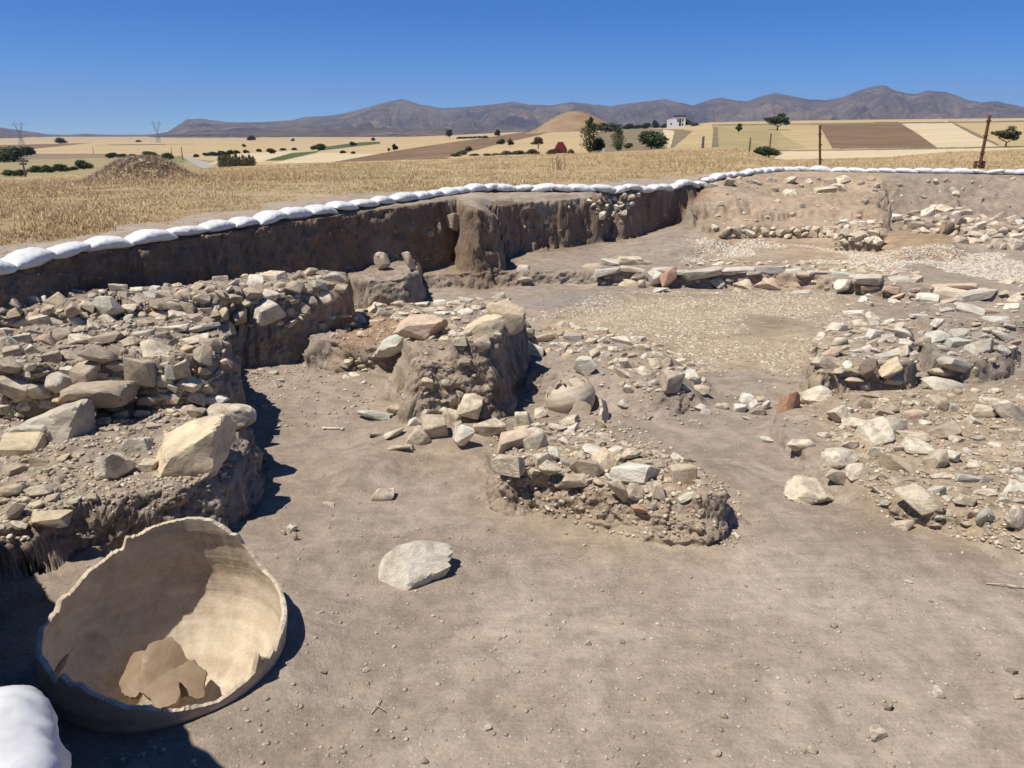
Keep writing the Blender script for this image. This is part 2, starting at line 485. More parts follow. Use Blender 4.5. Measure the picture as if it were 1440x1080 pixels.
class MB:
    """collects boxes, bars and sheets into one mesh"""
    def __init__(s): s.v = []; s.f = []
    def add(s, vs, fs):
        n = len(s.v); s.v += [tuple(v) for v in vs]; s.f += [tuple(i + n for i in f) for f in fs]
    def box(s, c, d, rz=0):
        cx, cy, cz = c; hx, hy, hz = d[0] / 2, d[1] / 2, d[2] / 2
        ca, sa = math.cos(rz), math.sin(rz)
        vs = []
        for z in (-hz, hz):
            for x, y in ((-hx, -hy), (hx, -hy), (hx, hy), (-hx, hy)):
                vs.append((cx + x * ca - y * sa, cy + x * sa + y * ca, cz + z))
        s.add(vs, [(0, 3, 2, 1), (4, 5, 6, 7), (0, 1, 5, 4), (1, 2, 6, 5), (2, 3, 7, 6), (3, 0, 4, 7)])
    def bar(s, a, b, r, r2=None, n=6):
        a = Vector(a); b = Vector(b); r2 = r if r2 is None else r2
        q = (b - a).to_track_quat('Z', 'Y')
        vs = [a + q @ Vector((r * math.cos(2 * PI * i / n), r * math.sin(2 * PI * i / n), 0)) for i in range(n)]
        vs += [b + q @ Vector((r2 * math.cos(2 * PI * i / n), r2 * math.sin(2 * PI * i / n), 0)) for i in range(n)]
        s.add(vs, [(i, (i + 1) % n, (i + 1) % n + n, i + n) for i in range(n)] + [tuple(range(n))[::-1], tuple(range(n, 2 * n))])
    def build(s, name, m, parent=None, smooth=False, loc=(0, 0, 0)):
        me = bpy.data.meshes.new(name); me.from_pydata(s.v, [], s.f); me.update()
        if smooth:
            for p in me.polygons: p.use_smooth = True
        return link(name, me, m, parent, loc)

# ------------------------------------------------------------------ near ground : pit and grass
half = math.atan(720 / FPX / cp) + 0.05
az_in = np.linspace(-half, half, 780)
az_l = np.linspace(-PI, -half, 120)[:-1]
az_r = np.linspace(half, PI, 110)[1:-1]
AZ = np.concatenate([az_l, az_in, az_r])
NR0, NR = 1500, 880
r0 = np.exp(np.linspace(math.log(0.35), math.log(RC), NR0))
X0 = np.sin(AZ)[:, None] * r0; Y0 = np.cos(AZ)[:, None] * r0
Z0 = H(X0.ravel(), Y0.ravel(), False).reshape(X0.shape)
el = np.arctan2(Z0 - CAM_H, r0[None, :])
wgt = np.abs(np.diff(el, axis=1)) + 0.06 * np.diff(np.log(r0))[None, :] + 0.03 * np.abs(np.diff(Z0, axis=1)) / r0[1:]
wgt *= np.where(r0[1:] < 2.4, 0.12, 1.0)[None, :]
cum = np.concatenate([np.zeros((len(AZ), 1)), np.cumsum(wgt, 1)], 1)
# smooth the sampling between neighbouring columns
ker = np.array([1, 2, 3, 2, 1]) / 9
cn = cum / cum[:, -1:]
for _ in range(3):
    pad = np.concatenate([cn[-12:], cn, cn[:12]])
    cs = np.cumsum(np.concatenate([np.zeros((1, pad.shape[1])), pad]), 0)
    cn = (cs[25:] - cs[:-25]) / 25
tt = np.linspace(0, 1, NR)
R = np.stack([np.interp(tt, cn[i], r0) for i in range(len(AZ))])       # (cols, rows)
X = (np.sin(AZ)[:, None] * R).T; Y = (np.cos(AZ)[:, None] * R).T        # (rows, cols)
Z = H(X.ravel(), Y.ravel(), True).reshape(X.shape)
V = np.stack([X, Y, Z], -1).reshape(-1, 3)
# lumps and hollows pushed out of the steep faces along their normals
G = V.reshape(NR, len(AZ), 3)
ta = np.roll(G, -1, 1) - np.roll(G, 1, 1)
tb = np.gradient(G, axis=0)
nn = np.cross(ta, tb).reshape(-1, 3); nn /= np.linalg.norm(nn, axis=1)[:, None] + 1e-12
nn *= np.sign(nn[:, 2:3] + 1e-9)
steep = sstep(0.12, 0.5, 1 - nn[:, 2])
steep = steep * sstep(0.85, 1.1, np.hypot(V[:, 0] - JC[0], V[:, 1] - JC[1]) + 0.1)
kk = steep > 0.01
vx, vy, vz = V[kk, 0], V[kk, 1], V[kk, 2]
am = 0.07 * fbm3(vx, vy, vz * 1.4, 2.6, 2, 177, 0.6) + 0.075 * fbm3(vx, vy, vz * 1.6, 6.0, 4, 77, 0.68) + 0.022 * (0.5 - 2 * np.abs(fbm3(vx, vy, vz, 19, 3, 87, 0.7)))
am = am * (1 - 0.55 * sstep(19, 22, vy))
V[kk] += nn[kk] * (steep[kk] * am)[:, None]
FQ = grid_faces(NR, len(AZ), True)
cx = V[FQ].mean(1)
dp = sdf(PIT, cx[:, 0], cx[:, 1])
# dusty path along the edge, width varies
fr = fbm(cx[:, 0], cx[:, 1], 1.2, 3, 61)
path_w = np.interp(cx[:, 1], [6, 9, 13, 17, 24], [0.9, 1.0, 1.7, 2.6, 1.2])
grassy = (dp > path_w + 0.9 * fr) & (cx[:, 1] > 5)

# soil tint painted per place : ash, burnt earth, clay, chalky gravel, painted shade on the section
def soft(poly, z, x, y, wd):
    return 1 - sstep(-wd, wd, sdf(pp(poly, z), x, y) + wd * 0.9 * fbm(x, y, 1.4, 3, 71))
x_, y_ = V[:, 0], V[:, 1]
tint = np.ones((len(V), 3))
def apply(f, c):
    global tint
    tint = tint * (1 - f[:, None]) + tint * np.array(c)[None] * f[:, None]
inner = (x_ > -14) & (x_ < 30) & (y_ > 0) & (y_ < 34)
apply(soft([(560, 1300), (620, 860), (1000, 740), (1500, 780), (1700, 1300)], 0, x_, y_, 0.55), (1.16, 1.17, 1.18))
apply(soft([(730, 430), (780, 412), (870, 416), (862, 432), (800, 440)], 0, x_, y_, 0.5), (0.86, 0.92, 1.0))
apply(soft([(740, 470), (860, 420), (1180, 415), (1160, 520), (1000, 525), (900, 480)], 0, x_, y_, 0.5), (1.22, 1.18, 1.02))
apply(soft([(1050, 446), (1130, 446), (1140, 466), (1060, 468)], 0, x_, y_, 0.35), (0.74, 0.74, 0.78))
apply(soft([(480, 445), (560, 440), (580, 485), (480, 490)], 0.3, x_, y_, 0.25), (1.02, 0.82, 0.66))
apply(soft([(985, 330), (985, 262), (1242, 262), (1242, 345), (1100, 345)], 0.9, x_, y_, 0.4), (1.22, 1.14, 1.02))
apply(soft([(1240, 330), (1240, 248), (1700, 248), (1700, 300)], 1.0, x_, y_, 0.4), (0.98, 0.97, 0.95))
apply(soft([(1240, 322), (1340, 320), (1350, 352), (1240, 352)], 0.5, x_, y_, 0.5), (1.12, 1.0, 0.82))
apply(soft([(1290, 460), (1440, 460), (1440, 560), (1290, 540)], 0.1, x_, y_, 0.3), (0.92, 0.95, 1.0))
apply(soft([(700, 590), (900, 600), (1050, 680), (1030, 760), (800, 740), (690, 690)], 0.2, x_, y_, 0.3), (1.10, 1.06, 0.98))
apply(soft([(1090, 540), (1500, 520), (1500, 790), (1200, 720)], 0.1, x_, y_, 0.3), (1.15, 1.10, 0.98))
apply(soft([(530, 600), (520, 480), (700, 470), (700, 600)], 0.5, x_, y_, 0.2), (1.08, 1.05, 1.0))
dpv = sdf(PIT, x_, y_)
apply((1 - sstep(0.0, 0.9, -dpv)) * (dpv < 0.05) * (x_ < 6) * sstep(3, 5, y_), (0.74, 0.66, 0.58))   # section soil tinted dark brown to deepen its shade
apply(sstep(0.1, 0.5, dpv) * (y_ > 5), (1.12, 1.12, 1.12))

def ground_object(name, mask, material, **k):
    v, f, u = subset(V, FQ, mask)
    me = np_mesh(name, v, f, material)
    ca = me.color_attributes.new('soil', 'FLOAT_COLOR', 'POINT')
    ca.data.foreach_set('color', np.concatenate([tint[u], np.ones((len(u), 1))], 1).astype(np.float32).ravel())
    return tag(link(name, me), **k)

def grass_ground_material():
    m, t, b = mat('dry_grass_ground', 1.0)
    v = coords(t)
    mp = N(t, 'ShaderNodeMapping'); mp.inputs['Scale'].default_value = (1, 1, 1)
    t.links.new(v, mp.inputs[0])
    big = noise(t, v, 0.16, 5, 0.6, 0.8)
    med = noise(t, v, 1.6, 7, 0.7, 0.3)
    fine = noise(t, v, 14, 6, 0.75)
    c = ramp(t, big, [(0.3, (0.36, 0.255, 0.13)), (0.5, (0.47, 0.35, 0.195)), (0.7, (0.54, 0.42, 0.26))])
    c = mix(t, 0.8, c, ramp(t, med, [(0.32, (0.62, 0.6, 0.56)), (0.52, (1, 1, 1)), (0.72, (1.22, 1.2, 1.15))]), 'MULTIPLY')
    c = mix(t, 0.7, c, ramp(t, fine, [(0.32, (0.6, 0.58, 0.52)), (0.55, (1.1, 1.1, 1.1))]), 'MULTIPLY')
    t.links.new(c, b.inputs['Base Color'])
    bump(t, b, [(noise(t, v, 2.5, 8, 0.8), 0.8, 0.15), (fine, 0.8, 0.04)])
    return m
M_GG = grass_ground_material()
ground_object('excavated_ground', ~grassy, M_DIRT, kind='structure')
ground_object('grass_field', grassy, M_GG, kind='structure')
inview = (cx[:, 1] > 0.2) & (np.abs(np.arctan2(cx[:, 0], cx[:, 1])) < half + 0.1)
fb = FQ[inview]
BV = BVHTree.FromPolygons([tuple(a) for a in V.tolist()], [tuple(a) for a in fb.tolist()])

def cast(px, py):
    b_ = (540 - py) / FPX
    h, n, i, d = BV.ray_cast(Vector((0, 0, CAM_H)), Vector(((px - 720) / FPX, cp + b_ * sp, -sp + b_ * cp)).normalized(), 90)
    return h, n

def ground_z(x, y):
    h, n, i, d = BV.ray_cast(Vector((x, y, 9)), Vector((0, 0, -1)), 30)
    return h.z if h else float(H(np.array([x]), np.array([y]))[0])

# ------------------------------------------------------------------ far fields
def far_d(az, elv):
    """distance along azimuth az at elevation angle elv"""
    ec = wrap_interp(az, c_az, c_el); eh = wrap_interp(az, h_az, h_el)
    dh = np.interp(az, [-0.6, -0.2, 0.05, 0.25, 0.6], [1500, 1500, 900, 620, 620])
    t = np.clip((elv - ec) / (eh - ec), 0, 1)
    return 95 * (dh / 95) ** t, t

def far_at(px, py):
    a, e = azel(px, py)
    d, t = far_d(a, e)
    return Vector((float(d * math.sin(a)), float(d * math.cos(a)), float(CAM_H + d * math.tan(e)))), float(d)

azf = np.concatenate([np.linspace(-PI, -half, 60)[:-1], np.linspace(-half, half, 1300), np.linspace(half, PI, 60)[1:-1]])
ecf = wrap_interp(azf, c_az, c_el); ehf = wrap_interp(azf, h_az, h_el)
rows = []
NF = 96
rows.append((np.full(azf.shape, RC), CAM_H + RC * np.tan(ecf), ecf))
rows.append((np.full(azf.shape, 75.0), CAM_H + 75 * np.tan(ecf - 0.004), ecf))
for i in range(NF):
    e = ecf + (ehf - ecf) * i / (NF - 1)
    d, _ = far_d(azf, e)
    rows.append((d, CAM_H + d * np.tan(e), e))
dl, zl, _ = rows[-1]
for q, dd_ in ((0.15, 0.0), (0.5, 0.0), (1.0, 0.0)):
    d = dl + (5200 - dl) * q
    rows.append((d, zl + (-25 - zl) * q * 1.0 - 4 * (q < 1), ehf + 1))
Xf = np.stack([d * np.sin(azf) for d, z, e in rows]); Yf = np.stack([d * np.cos(azf) for d, z, e in rows]); Zf = np.stack([z for d, z, e in rows])
Ef = np.stack([e for d, z, e in rows])
Vf = np.stack([Xf, Yf, Zf], -1).reshape(-1, 3)
FF = grid_faces(len(rows), len(azf), True)
fa = np.arctan2(Vf[FF[:, 0], 0], Vf[FF[:, 0], 1])
fe = Ef.reshape(-1)[FF].mean(1)
fid = np.zeros(len(FF), int)
FIELDS = [
    ('wheat_field', 'straw', None),
    ('meadow', 'olive', [(-300, 262), (-300, 226), (0, 225), (110, 223), (240, 220), (300, 226), (330, 240), (200, 250), (0, 262)]),
    ('fallow_field', 'taupe', [(-300, 226), (-300, 216), (0, 216.5), (150, 216), (240, 219), (110, 223), (0, 225.5)]),
    ('ploughed_field', 'brown', [(-200, 216), (-200, 203), (0, 203.5), (130, 201), (30, 211), (0, 212)]),
    ('ploughed_field', 'brown', [(130, 204.5), (160, 203), (290, 202.2), (200, 204)]),
    ('green_strip', 'green', [(352, 226), (400, 216), (445, 212.5), (452, 207), (500, 200.5), (533, 199), (535, 202), (500, 206), (450, 212), (445, 214.5), (395, 226)]),
    ('meadow', 'olivegreen', [(200, 224), (255, 219), (262, 226), (240, 236), (205, 236)]),
    ('gravel_road', 'road', [(255, 219), (266, 220), (300, 232), (318, 240), (290, 240), (268, 228)]),
    ('stubble_field', 'pale', [(290, 231), (340, 216), (420, 212), (360, 229)]),
    ('stubble_field', 'pale', [(380, 230), (450, 215), (520, 216), (560, 218), (460, 230)]),
    ('ploughed_field', 'brown', [(450, 231), (545, 214), (600, 205), (700, 191), (760, 182), (800, 182), (770, 187), (700, 203), (655, 215), (620, 226), (520, 234)]),
    ('wheat_field', 'straw', [(625, 222), (660, 214), (720, 199), (780, 187), (840, 184), (838, 214), (700, 220)]),
    ('scrub_land', 'scrub', [(836, 216), (838, 186), (870, 180), (960, 182), (985, 186), (945, 208), (900, 214)]),
    ('stubble_field', 'pale', [(932, 182), (948, 184), (942, 208), (934, 208)]),
    ('wheat_field', 'gold', [(945, 209), (975, 183), (1003, 177), (1003, 207)]),
    ('field_margin', 'scrub', [(1002, 178), (1009, 178), (1010, 207), (1001, 207)]),
    ('wheat_field', 'goldgreen', [(1010, 207), (1009, 177), (1100, 174), (1135, 208), (1085, 213)]),
    ('stubble_field', 'gold', [(1135, 209), (1100, 190), (1090, 175), (1150, 174), (1169, 209)]),
    ('ploughed_field', 'brown', [(1150, 174), (1262, 171), (1290, 188), (1318, 208), (1170, 209)]),
    ('stubble_field', 'pale', [(1262, 171), (1334, 169.5), (1365, 186), (1404, 206), (1318, 208), (1290, 188)]),
    ('wheat_field', 'gold', [(1338, 171), (1800, 168), (1800, 203), (1440, 204), (1408, 206)]),
    ('field_margin', 'scrub', [(1331, 169.5), (1335, 169.5), (1372, 187), (1404, 203), (1402, 205), (1366, 189)]),
    ('field_margin', 'scrub', [(1000, 175), (1440, 169.5), (1800, 169), (1800, 171.5), (1440, 171.8), (1000, 177)]),
    ('field_margin', 'scrub', [(1085, 211.5), (1250, 209), (1440, 205), (1800, 203), (1800, 205), (1440, 207.4), (1250, 211), (1085, 213)]),
    ('stubble_field', 'pale', [(1088, 226), (1092, 213), (1250, 211), (1440, 207.5), (1800, 205), (1800, 213), (1440, 213), (1290, 219), (1200, 225), (1140, 230)]),
]
M_F = {
    'straw': simple('straw_field', (0.38, 0.28, 0.15), (0.47, 0.36, 0.21), 0.02, objc=False),
    'gold': simple('golden_field', (0.38, 0.285, 0.145), (0.45, 0.35, 0.195), 0.03),
    'goldgreen': simple('golden_green_field', (0.30, 0.235, 0.115), (0.37, 0.295, 0.155), 0.02),
    'pale': simple('pale_stubble', (0.47, 0.38, 0.24), (0.55, 0.455, 0.305), 0.03),
    'olive': simple('olive_meadow', (0.24, 0.20, 0.105), (0.33, 0.27, 0.15), 0.05),
    'olivegreen': simple('green_meadow', (0.15, 0.16, 0.07), (0.22, 0.2, 0.1), 0.05),
    'taupe': simple('fallow_soil', (0.19, 0.14, 0.09), (0.25, 0.19, 0.125), 0.04),
    'brown': simple('ploughed_soil', (0.165, 0.105, 0.06), (0.225, 0.15, 0.09), 0.05),
    'green': simple('green_crop', (0.06, 0.085, 0.03), (0.09, 0.12, 0.045), 0.05),
    'road': simple('road_gravel', (0.3, 0.28, 0.25), (0.36, 0.34, 0.3), 0.2),
    'scrub': simple('scrub_soil', (0.15, 0.125, 0.07), (0.24, 0.19, 0.115), 0.06),
}
# furrows on the ploughed soil and drill lines on the crops
for key, sc_, dk in (('brown', 0.9, 0.7), ('gold', 0.6, 0.85), ('straw', 0.5, 0.88), ('pale', 0.6, 0.9), ('goldgreen', 0.5, 0.85)):
    t = M_F[key].node_tree; b = t.nodes['Principled BSDF']
    src = b.inputs['Base Color'].links[0].from_socket
    v = coords(t)
    mp = N(t, 'ShaderNodeMapping'); mp.inputs['Rotation'].default_value = (0, 0, 0.5 if key == 'brown' else -0.15)
    mp.inputs['Scale'].default_value = (0.012, 0.16, 0.1) if key != 'brown' else (0.16, 0.012, 0.1)
    t.links.new(v, mp.inputs[0])
    f = noise(t, mp.outputs[0], sc_ * 1.0, 6, 0.75)
    c = mix(t, 1.0, src, ramp(t, f, [(0.35, (dk, dk, dk)), (0.6, (1.08, 1.08, 1.07))]), 'MULTIPLY')
    t.links.new(c, b.inputs['Base Color'])
for i, (nm, mt, poly) in enumerate(FIELDS):
    if poly is None: continue
    pa, pe = azel([p[0] for p in poly], [p[1] for p in poly])
    fid[inpoly(list(zip(pa, pe)), fa, fe)] = i
fid[fe > 0.9] = 0
nearrow = fe <= (wrap_interp(fa, c_az, c_el) + 1e-5)
for i, (nm, mt, poly) in enumerate(FIELDS):
    k = (fid == i)
    if not k.any(): continue
    v, f, u = subset(Vf, FF, k)
    tag(link(nm, np_mesh(nm, v, f, M_F[mt])), kind='structure')

# conical hill
def hill():
    prof = [(-1.15, 0.0), (-1.0, .10), (-0.75, .30), (-0.5, .58), (-0.28, .86), (-0.1, .985), (0.05, 1.0), (0.2, .96), (0.45, .72), (0.75, .4), (1.0, .14), (1.15, 0)]
    base, d = far_at(805, 190)
    d = 820.0
    a0, _ = azel(808, 190)
    cxh, cyh = d * math.sin(a0), d * math.cos(a0)
    a1, _ = azel(738, 190); a2, _ = azel(880, 190)
    rad = d * (a2 - a1) / 2 * 1.22
    _, et = azel(808, 157.0); _, eb = azel(808, 192)
    top = CAM_H + d * math.tan(et); bot = CAM_H + d * math.tan(eb) - 2
    g = np.linspace(-1.2, 1.2, 140)
    gx, gy = np.meshgrid(g, g)
    q = np.hypot(gx, gy)
    side = gx / np.maximum(q, 1e-6)
    pl = np.interp(-q, [p[0] for p in prof], [p[1] for p in prof]); pr = np.interp(q, [p[0] for p in prof], [p[1] for p in prof])
    hh = pl * (0.5 - side / 2) + pr * (0.5 + side / 2)
    nz = fbm(gx, gy, 5, 4, 5) * 0.05 * np.clip(hh * 4, 0, 1)
    zz = bot - 3 + (top - bot + 3) * (hh + nz)
    Vh = np.stack([cxh + gx * rad, cyh + gy * rad, zz], -1).reshape(-1, 3)
    m = simple('hill_grass', (0.19, 0.125, 0.07), (0.33, 0.235, 0.14), 0.03, bmp=0.5, bd=1.5)
    tag(link('hill', np_mesh('hill', Vh, grid_faces(140, 140), m)), kind='structure')
    return cxh, cyh, d
hill()

# mountains
RIDGE = [(-500, 185), (-200, 176), (-60, 180), (0, 179), (30, 183), (60, 188), (90, 191), (118, 188), (160, 191), (200, 191), (235, 186), (250, 176), (262, 168), (285, 167), (320, 172),
         (370, 172), (410, 169), (430, 164), (455, 163), (480, 160), (500, 155), (520, 150), (545, 143), (567, 139), (590, 146), (620, 152), (650, 151), (680, 148), (700, 146),
         (720, 142), (745, 147), (775, 148), (805, 143), (835, 147), (860, 149), (885, 145), (900, 143), (935, 139), (955, 144), (975, 148), (1000, 139), (1015, 137),
         (1030, 140), (1050, 142), (1075, 134), (1090, 130), (1110, 134), (1140, 140), (1165, 140), (1185, 137), (1210, 126), (1228, 121), (1245, 120), (1258, 127), (1275, 131), (1290, 132),
         (1305, 127), (1330, 129), (1345, 134), (1362, 141), (1380, 144), (1400, 142), (1420, 146), (1440, 150), (1500, 140), (1600, 150), (1800, 160)]
def mountain_material():
    m, t, b = mat('mountain_rock', 1.0)
    v = coords(t)
    f = noise(t, v, 0.0022, 10, 0.68, 0.4)
    c = ramp(t, f, [(0.36, (0.085, 0.060, 0.036)), (0.5, (0.22, 0.155, 0.095)), (0.64, (0.38, 0.28, 0.175))])
    f2 = noise(t, v, 0.012, 8, 0.7)
    c = mix(t, 0.7, c, ramp(t, f2, [(0.35, (0.7, 0.68, 0.66)), (0.6, (1.12, 1.12, 1.12))]), 'MULTIPLY')
    t.links.new(c, b.inputs['Base Color'])
    bump(t, b, [(f, 1.0, 260), (f2, 1.0, 60)])
    return m
M_MT = mountain_material()
def range_(name, ridge, d0, d1, seed, label):
    ra, re = azel([p[0] for p in ridge], [p[1] for p in ridge])
    az = np.linspace(-0.78, 0.78, 900)
    er = np.interp(az, ra, re) + 0.0006 * fbm(az * 1, az * 0, 120, 4, seed, 0.6)
    NM = 70
    t = np.linspace(0, 1.35, NM)[:, None]
    d = d0 + (d1 - d0) * t
    zr = CAM_H + d1 * np.tan(er)[None, :]
    zb = -28.0
    tc = np.clip(t, 0, 1)
    xx = d * np.sin(az)[None, :]; yy = d * np.cos(az)[None, :]
    prof = tc ** 1.15
    prof = np.where(t > 1, 1 - (t - 1) * 1.5, prof)
    rn = 1 - 2 * np.abs(fbm(xx, yy, 0.0011, 6, seed + 9, 0.6))
    env = np.clip(4 * tc * (1 - tc), 0, 1)
    gul = 1 - 2 * np.abs(fbm(az[None, :] * 1000 + 30 * t, t * 3 + 0 * az[None, :], 0.045, 4, seed + 19, 0.6))
    zz = zb + (zr - zb) * (prof + env * (0.34 * (rn - 0.75) + 0.16 * (gul - 0.75)))
    Vm = np.stack([xx, yy, zz], -1).reshape(-1, 3)
    tag(link(name, np_mesh(name, Vm, grid_faces(NM, len(az)), M_MT)), kind='structure')
range_('mountain_range', RIDGE, 5200, 9000, 100, '')
range_('foothills', [(-400, 193), (0, 191), (100, 193), (190, 194), (235, 189), (300, 187), (420, 183), (520, 180), (700, 182), (800, 178), (950, 180), (1200, 176), (1440, 172), (1800, 176)], 3600, 5100, 200, '')

# the air
def haze():
    mb = MB()
    mb.box((0, 4000, 290), (26000, 20000, 720))
    m = bpy.data.materials.new('air'); m.use_nodes = True
    t = m.node_tree; t.nodes.clear()
    o = t.nodes.new('ShaderNodeOutputMaterial'); v = t.nodes.new('ShaderNodeVolumePrincipled')
    v.inputs['Color'].default_value = (0.50, 0.65, 0.97, 1)
    v.inputs['Density'].default_value = 6.5e-5
    v.inputs['Anisotropy'].default_value = 0.1
    t.links.new(v.outputs[0], o.inputs['Volume'])
    return tag(mb.build('haze', m), kind='stuff')
HAZE = haze()

#@@OBJECTS@@
# ------------------------------------------------------------------ rocks
def ico(sub):
    bm = bmesh.new(); bmesh.ops.create_icosphere(bm, subdivisions=sub, radius=1)
    v = np.array([x.co[:] for x in bm.verts]); f = np.array([[q.index for q in p.verts] for p in bm.faces]); bm.free()
    return v, f
ICO3 = ico(4); ICO2 = ico(1); ICO1 = ico(1)

def rock_verts(base, r, kind, rough):
    v, f = base
    n = {'block': 9, 'angular': 9, 'round': 15, 'slab': 9}[kind]
    pl = []
    if kind in ('block', 'slab'):
        for a in range(3):
            for sg in (-1, 1):
                q = np.zeros(3); q[a] = sg; q += r.normal(0, 0.20, 3); pl.append((q / np.linalg.norm(q), r.uniform(0.50, 0.72)))
    for i in range(n - len(pl) if kind in ('block', 'slab') else n):
        q = r.normal(0, 1, 3); q /= np.linalg.norm(q)
        pl.append((q, r.uniform(0.42, 0.80) if kind != 'round' else r.uniform(0.72, 0.95)))
    rad = np.full(len(v), 1.0)
    for q, h in pl:
        c = v @ q
        rad = np.where(c > 0.05, np.minimum(rad, h / np.maximum(c, 0.05)), rad)
    p = v * rad[:, None]
    o = r.uniform(0, 50)
    rn = fbm3(p[:, 0] + o, p[:, 1], p[:, 2], 1.6, 2, 5) * 0.10 + fbm3(p[:, 0] + o, p[:, 1], p[:, 2], 5.0, 3, 9, 0.6) * rough
    p = p * (1 + rn)[:, None]
    lo, hi = p.min(0), p.max(0)
    return (p - (lo + hi) / 2) / (hi - lo), f

def hull_rock(r, kind):
    n = {'block': 10, 'angular': 13, 'slab': 14, 'round': 26}[kind]
    pts = []
    if kind in ('block', 'slab'):
        for sx in (-1, 1):
            for sy in (-1, 1):
                for sz in (-1, 1):
                    pts.append(np.array([sx, sy, sz]) * r.uniform(0.42, 1.0, 3))
        for i in range(n - 8): pts.append(r.uniform(-1, 1, 3) * np.array([1, 1, 1]))
    else:
        for i in range(n):
            q = r.normal(0, 1, 3); q /= np.linalg.norm(q); pts.append(q * (r.uniform(0.8, 1.05) if kind == 'round' else r.uniform(0.75, 1.15)))
    bm = bmesh.new()
    for q in pts: bm.verts.new(q)
    res = bmesh.ops.convex_hull(bm, input=bm.verts[:])
    bmesh.ops.delete(bm, geom=[v for v in bm.verts if not v.link_faces], context='VERTS')
    bmesh.ops.dissolve_limit(bm, angle_limit=math.radians(9), verts=bm.verts[:], edges=bm.edges[:])
    bmesh.ops.bevel(bm, geom=bm.edges[:], offset=0.07 if kind != 'round' else 0.12, segments=1, affect='EDGES')
    bmesh.ops.triangulate(bm, faces=bm.faces[:])
    bm.verts.ensure_lookup_table(); bm.verts.index_update()
    v = np.array([x.co[:] for x in bm.verts]); f = np.array([[q.index for q in p.verts] for p in bm.faces]); bm.free()
    v = v * (1 + 0.05 * fbm3(v[:, 0] + 9, v[:, 1], v[:, 2], 3.0, 2, 4))[:, None]
    lo, hi = v.min(0), v.max(0)
    return (v - (lo + hi) / 2) / (hi - lo), f
ROCKS = {}
for kind, cnt in (('block', 13), ('angular', 15), ('round', 7), ('slab', 9)):
    ROCKS[kind] = []
    for i in range(cnt):
        rg = np.random.default_rng(100 + i * 7 + len(kind))
        p, f = rock_verts(ICO3, rg, kind, 0.09) if i < 3 else hull_rock(rg, kind)
        me = np_mesh('stone_' + kind, p, f, None, i < 3 or kind == 'round')
        me.materials.append(M_ROCK['cream'])
        me.set_sharp_from_angle(angle=math.radians(24))
        ROCKS[kind].append(me)

COLMIX = {'def': (['cream'] * 12 + ['tan'] * 3 + ['ochre'] * 2 + ['white'] * 2 + ['grey'] * 1 + ['pink']),
          'left': (['cream'] * 12 + ['tan'] * 4 + ['ochre'] * 2 + ['grey'] * 1 + ['white'] + ['pink'] * 1),
          'right': (['cream'] * 10 + ['tan'] * 3 + ['ochre'] * 2 + ['white'] * 4 + ['grey'] * 2 + ['pink']),
          'grey': ['grey'] * 5 + ['blue'] * 2 + ['tan'],
          'far': ['cream'] * 6 + ['tan'] * 5 + ['white'] + ['ochre']}

def stone(px, py, w, h, colr='cream', kind=None, parent=None, name='stone', rz=None, tilt=None, sink=0.3, big=False, foot=None):
    hit, nrm = cast(px, py if foot is None else foot)
    if hit is None: return None
    if foot is not None:
        b0_ = (540 - py) / FPX; t0_ = (hit.y + 0.03) / (cp + b0_ * sp); hit = Vector(((px - 720) / FPX * t0_, hit.y + 0.03, CAM_H + (-sp + b0_ * cp) * t0_)); nrm = Vector((0, 0, 1)); sink = 0.5
    a, b, c = ray(px, py)
    rd = Vector((float(a), float(b), float(c))).normalized()
    zd = hit.y * cp - (hit.z - CAM_H) * sp
    W = w * zd / FPX; Hm = 1.2 * h * zd / FPX
    th = math.asin(-rd.z)
    if kind is None: kind = random.choice(['block', 'angular', 'angular', 'block', 'angular', 'round'] if h > 0.42 * w else ['slab', 'angular', 'block'])
    D = W * random.uniform(0.65, 0.9)
    Hh = (Hm - D * math.sin(th) * 0.8) / math.cos(th)
    if Hh < 0.22 * W:
        Hh = 0.22 * W; D = max(0.4 * W, min(W, (Hm - Hh * math.cos(th)) / max(0.15, math.sin(th))))
    inc = max(0.32, -rd.dot(nrm))
    pull = max(0.0, (0.5 - sink)) * Hh / inc
    pos = hit - rd * min(pull, 1.2 * Hh)
    me = random.choice(ROCKS[kind][:3] if big else ROCKS[kind][2:])
    o = bpy.data.objects.new(name, me); COL.objects.link(o)
    o.rotation_euler = (random.gauss(0, 0.22 if kind != 'slab' else 0.07), random.gauss(0, 0.26 if kind != 'slab' else 0.08) if tilt is None else tilt, (random.uniform(-0.45, 0.45) + (PI if random.random() < .5 else 0)) if rz is None else rz)
    o.scale = (W * 1.06, D, Hh * 1.04)
    o.location = pos
    if colr != 'cream':
        sl_ = o.material_slots[0]; sl_.link = 'OBJECT'; sl_.material = M_ROCK[colr]
    if parent is not None:
        o.parent = parent; o.location = pos - parent.location
    return o

def wall(name, px, py, label, cat='stone wall', group=None):
    h, n = cast(px, py)
    e = empty(name, h, label=label, cat=cat, group=group)
    return e

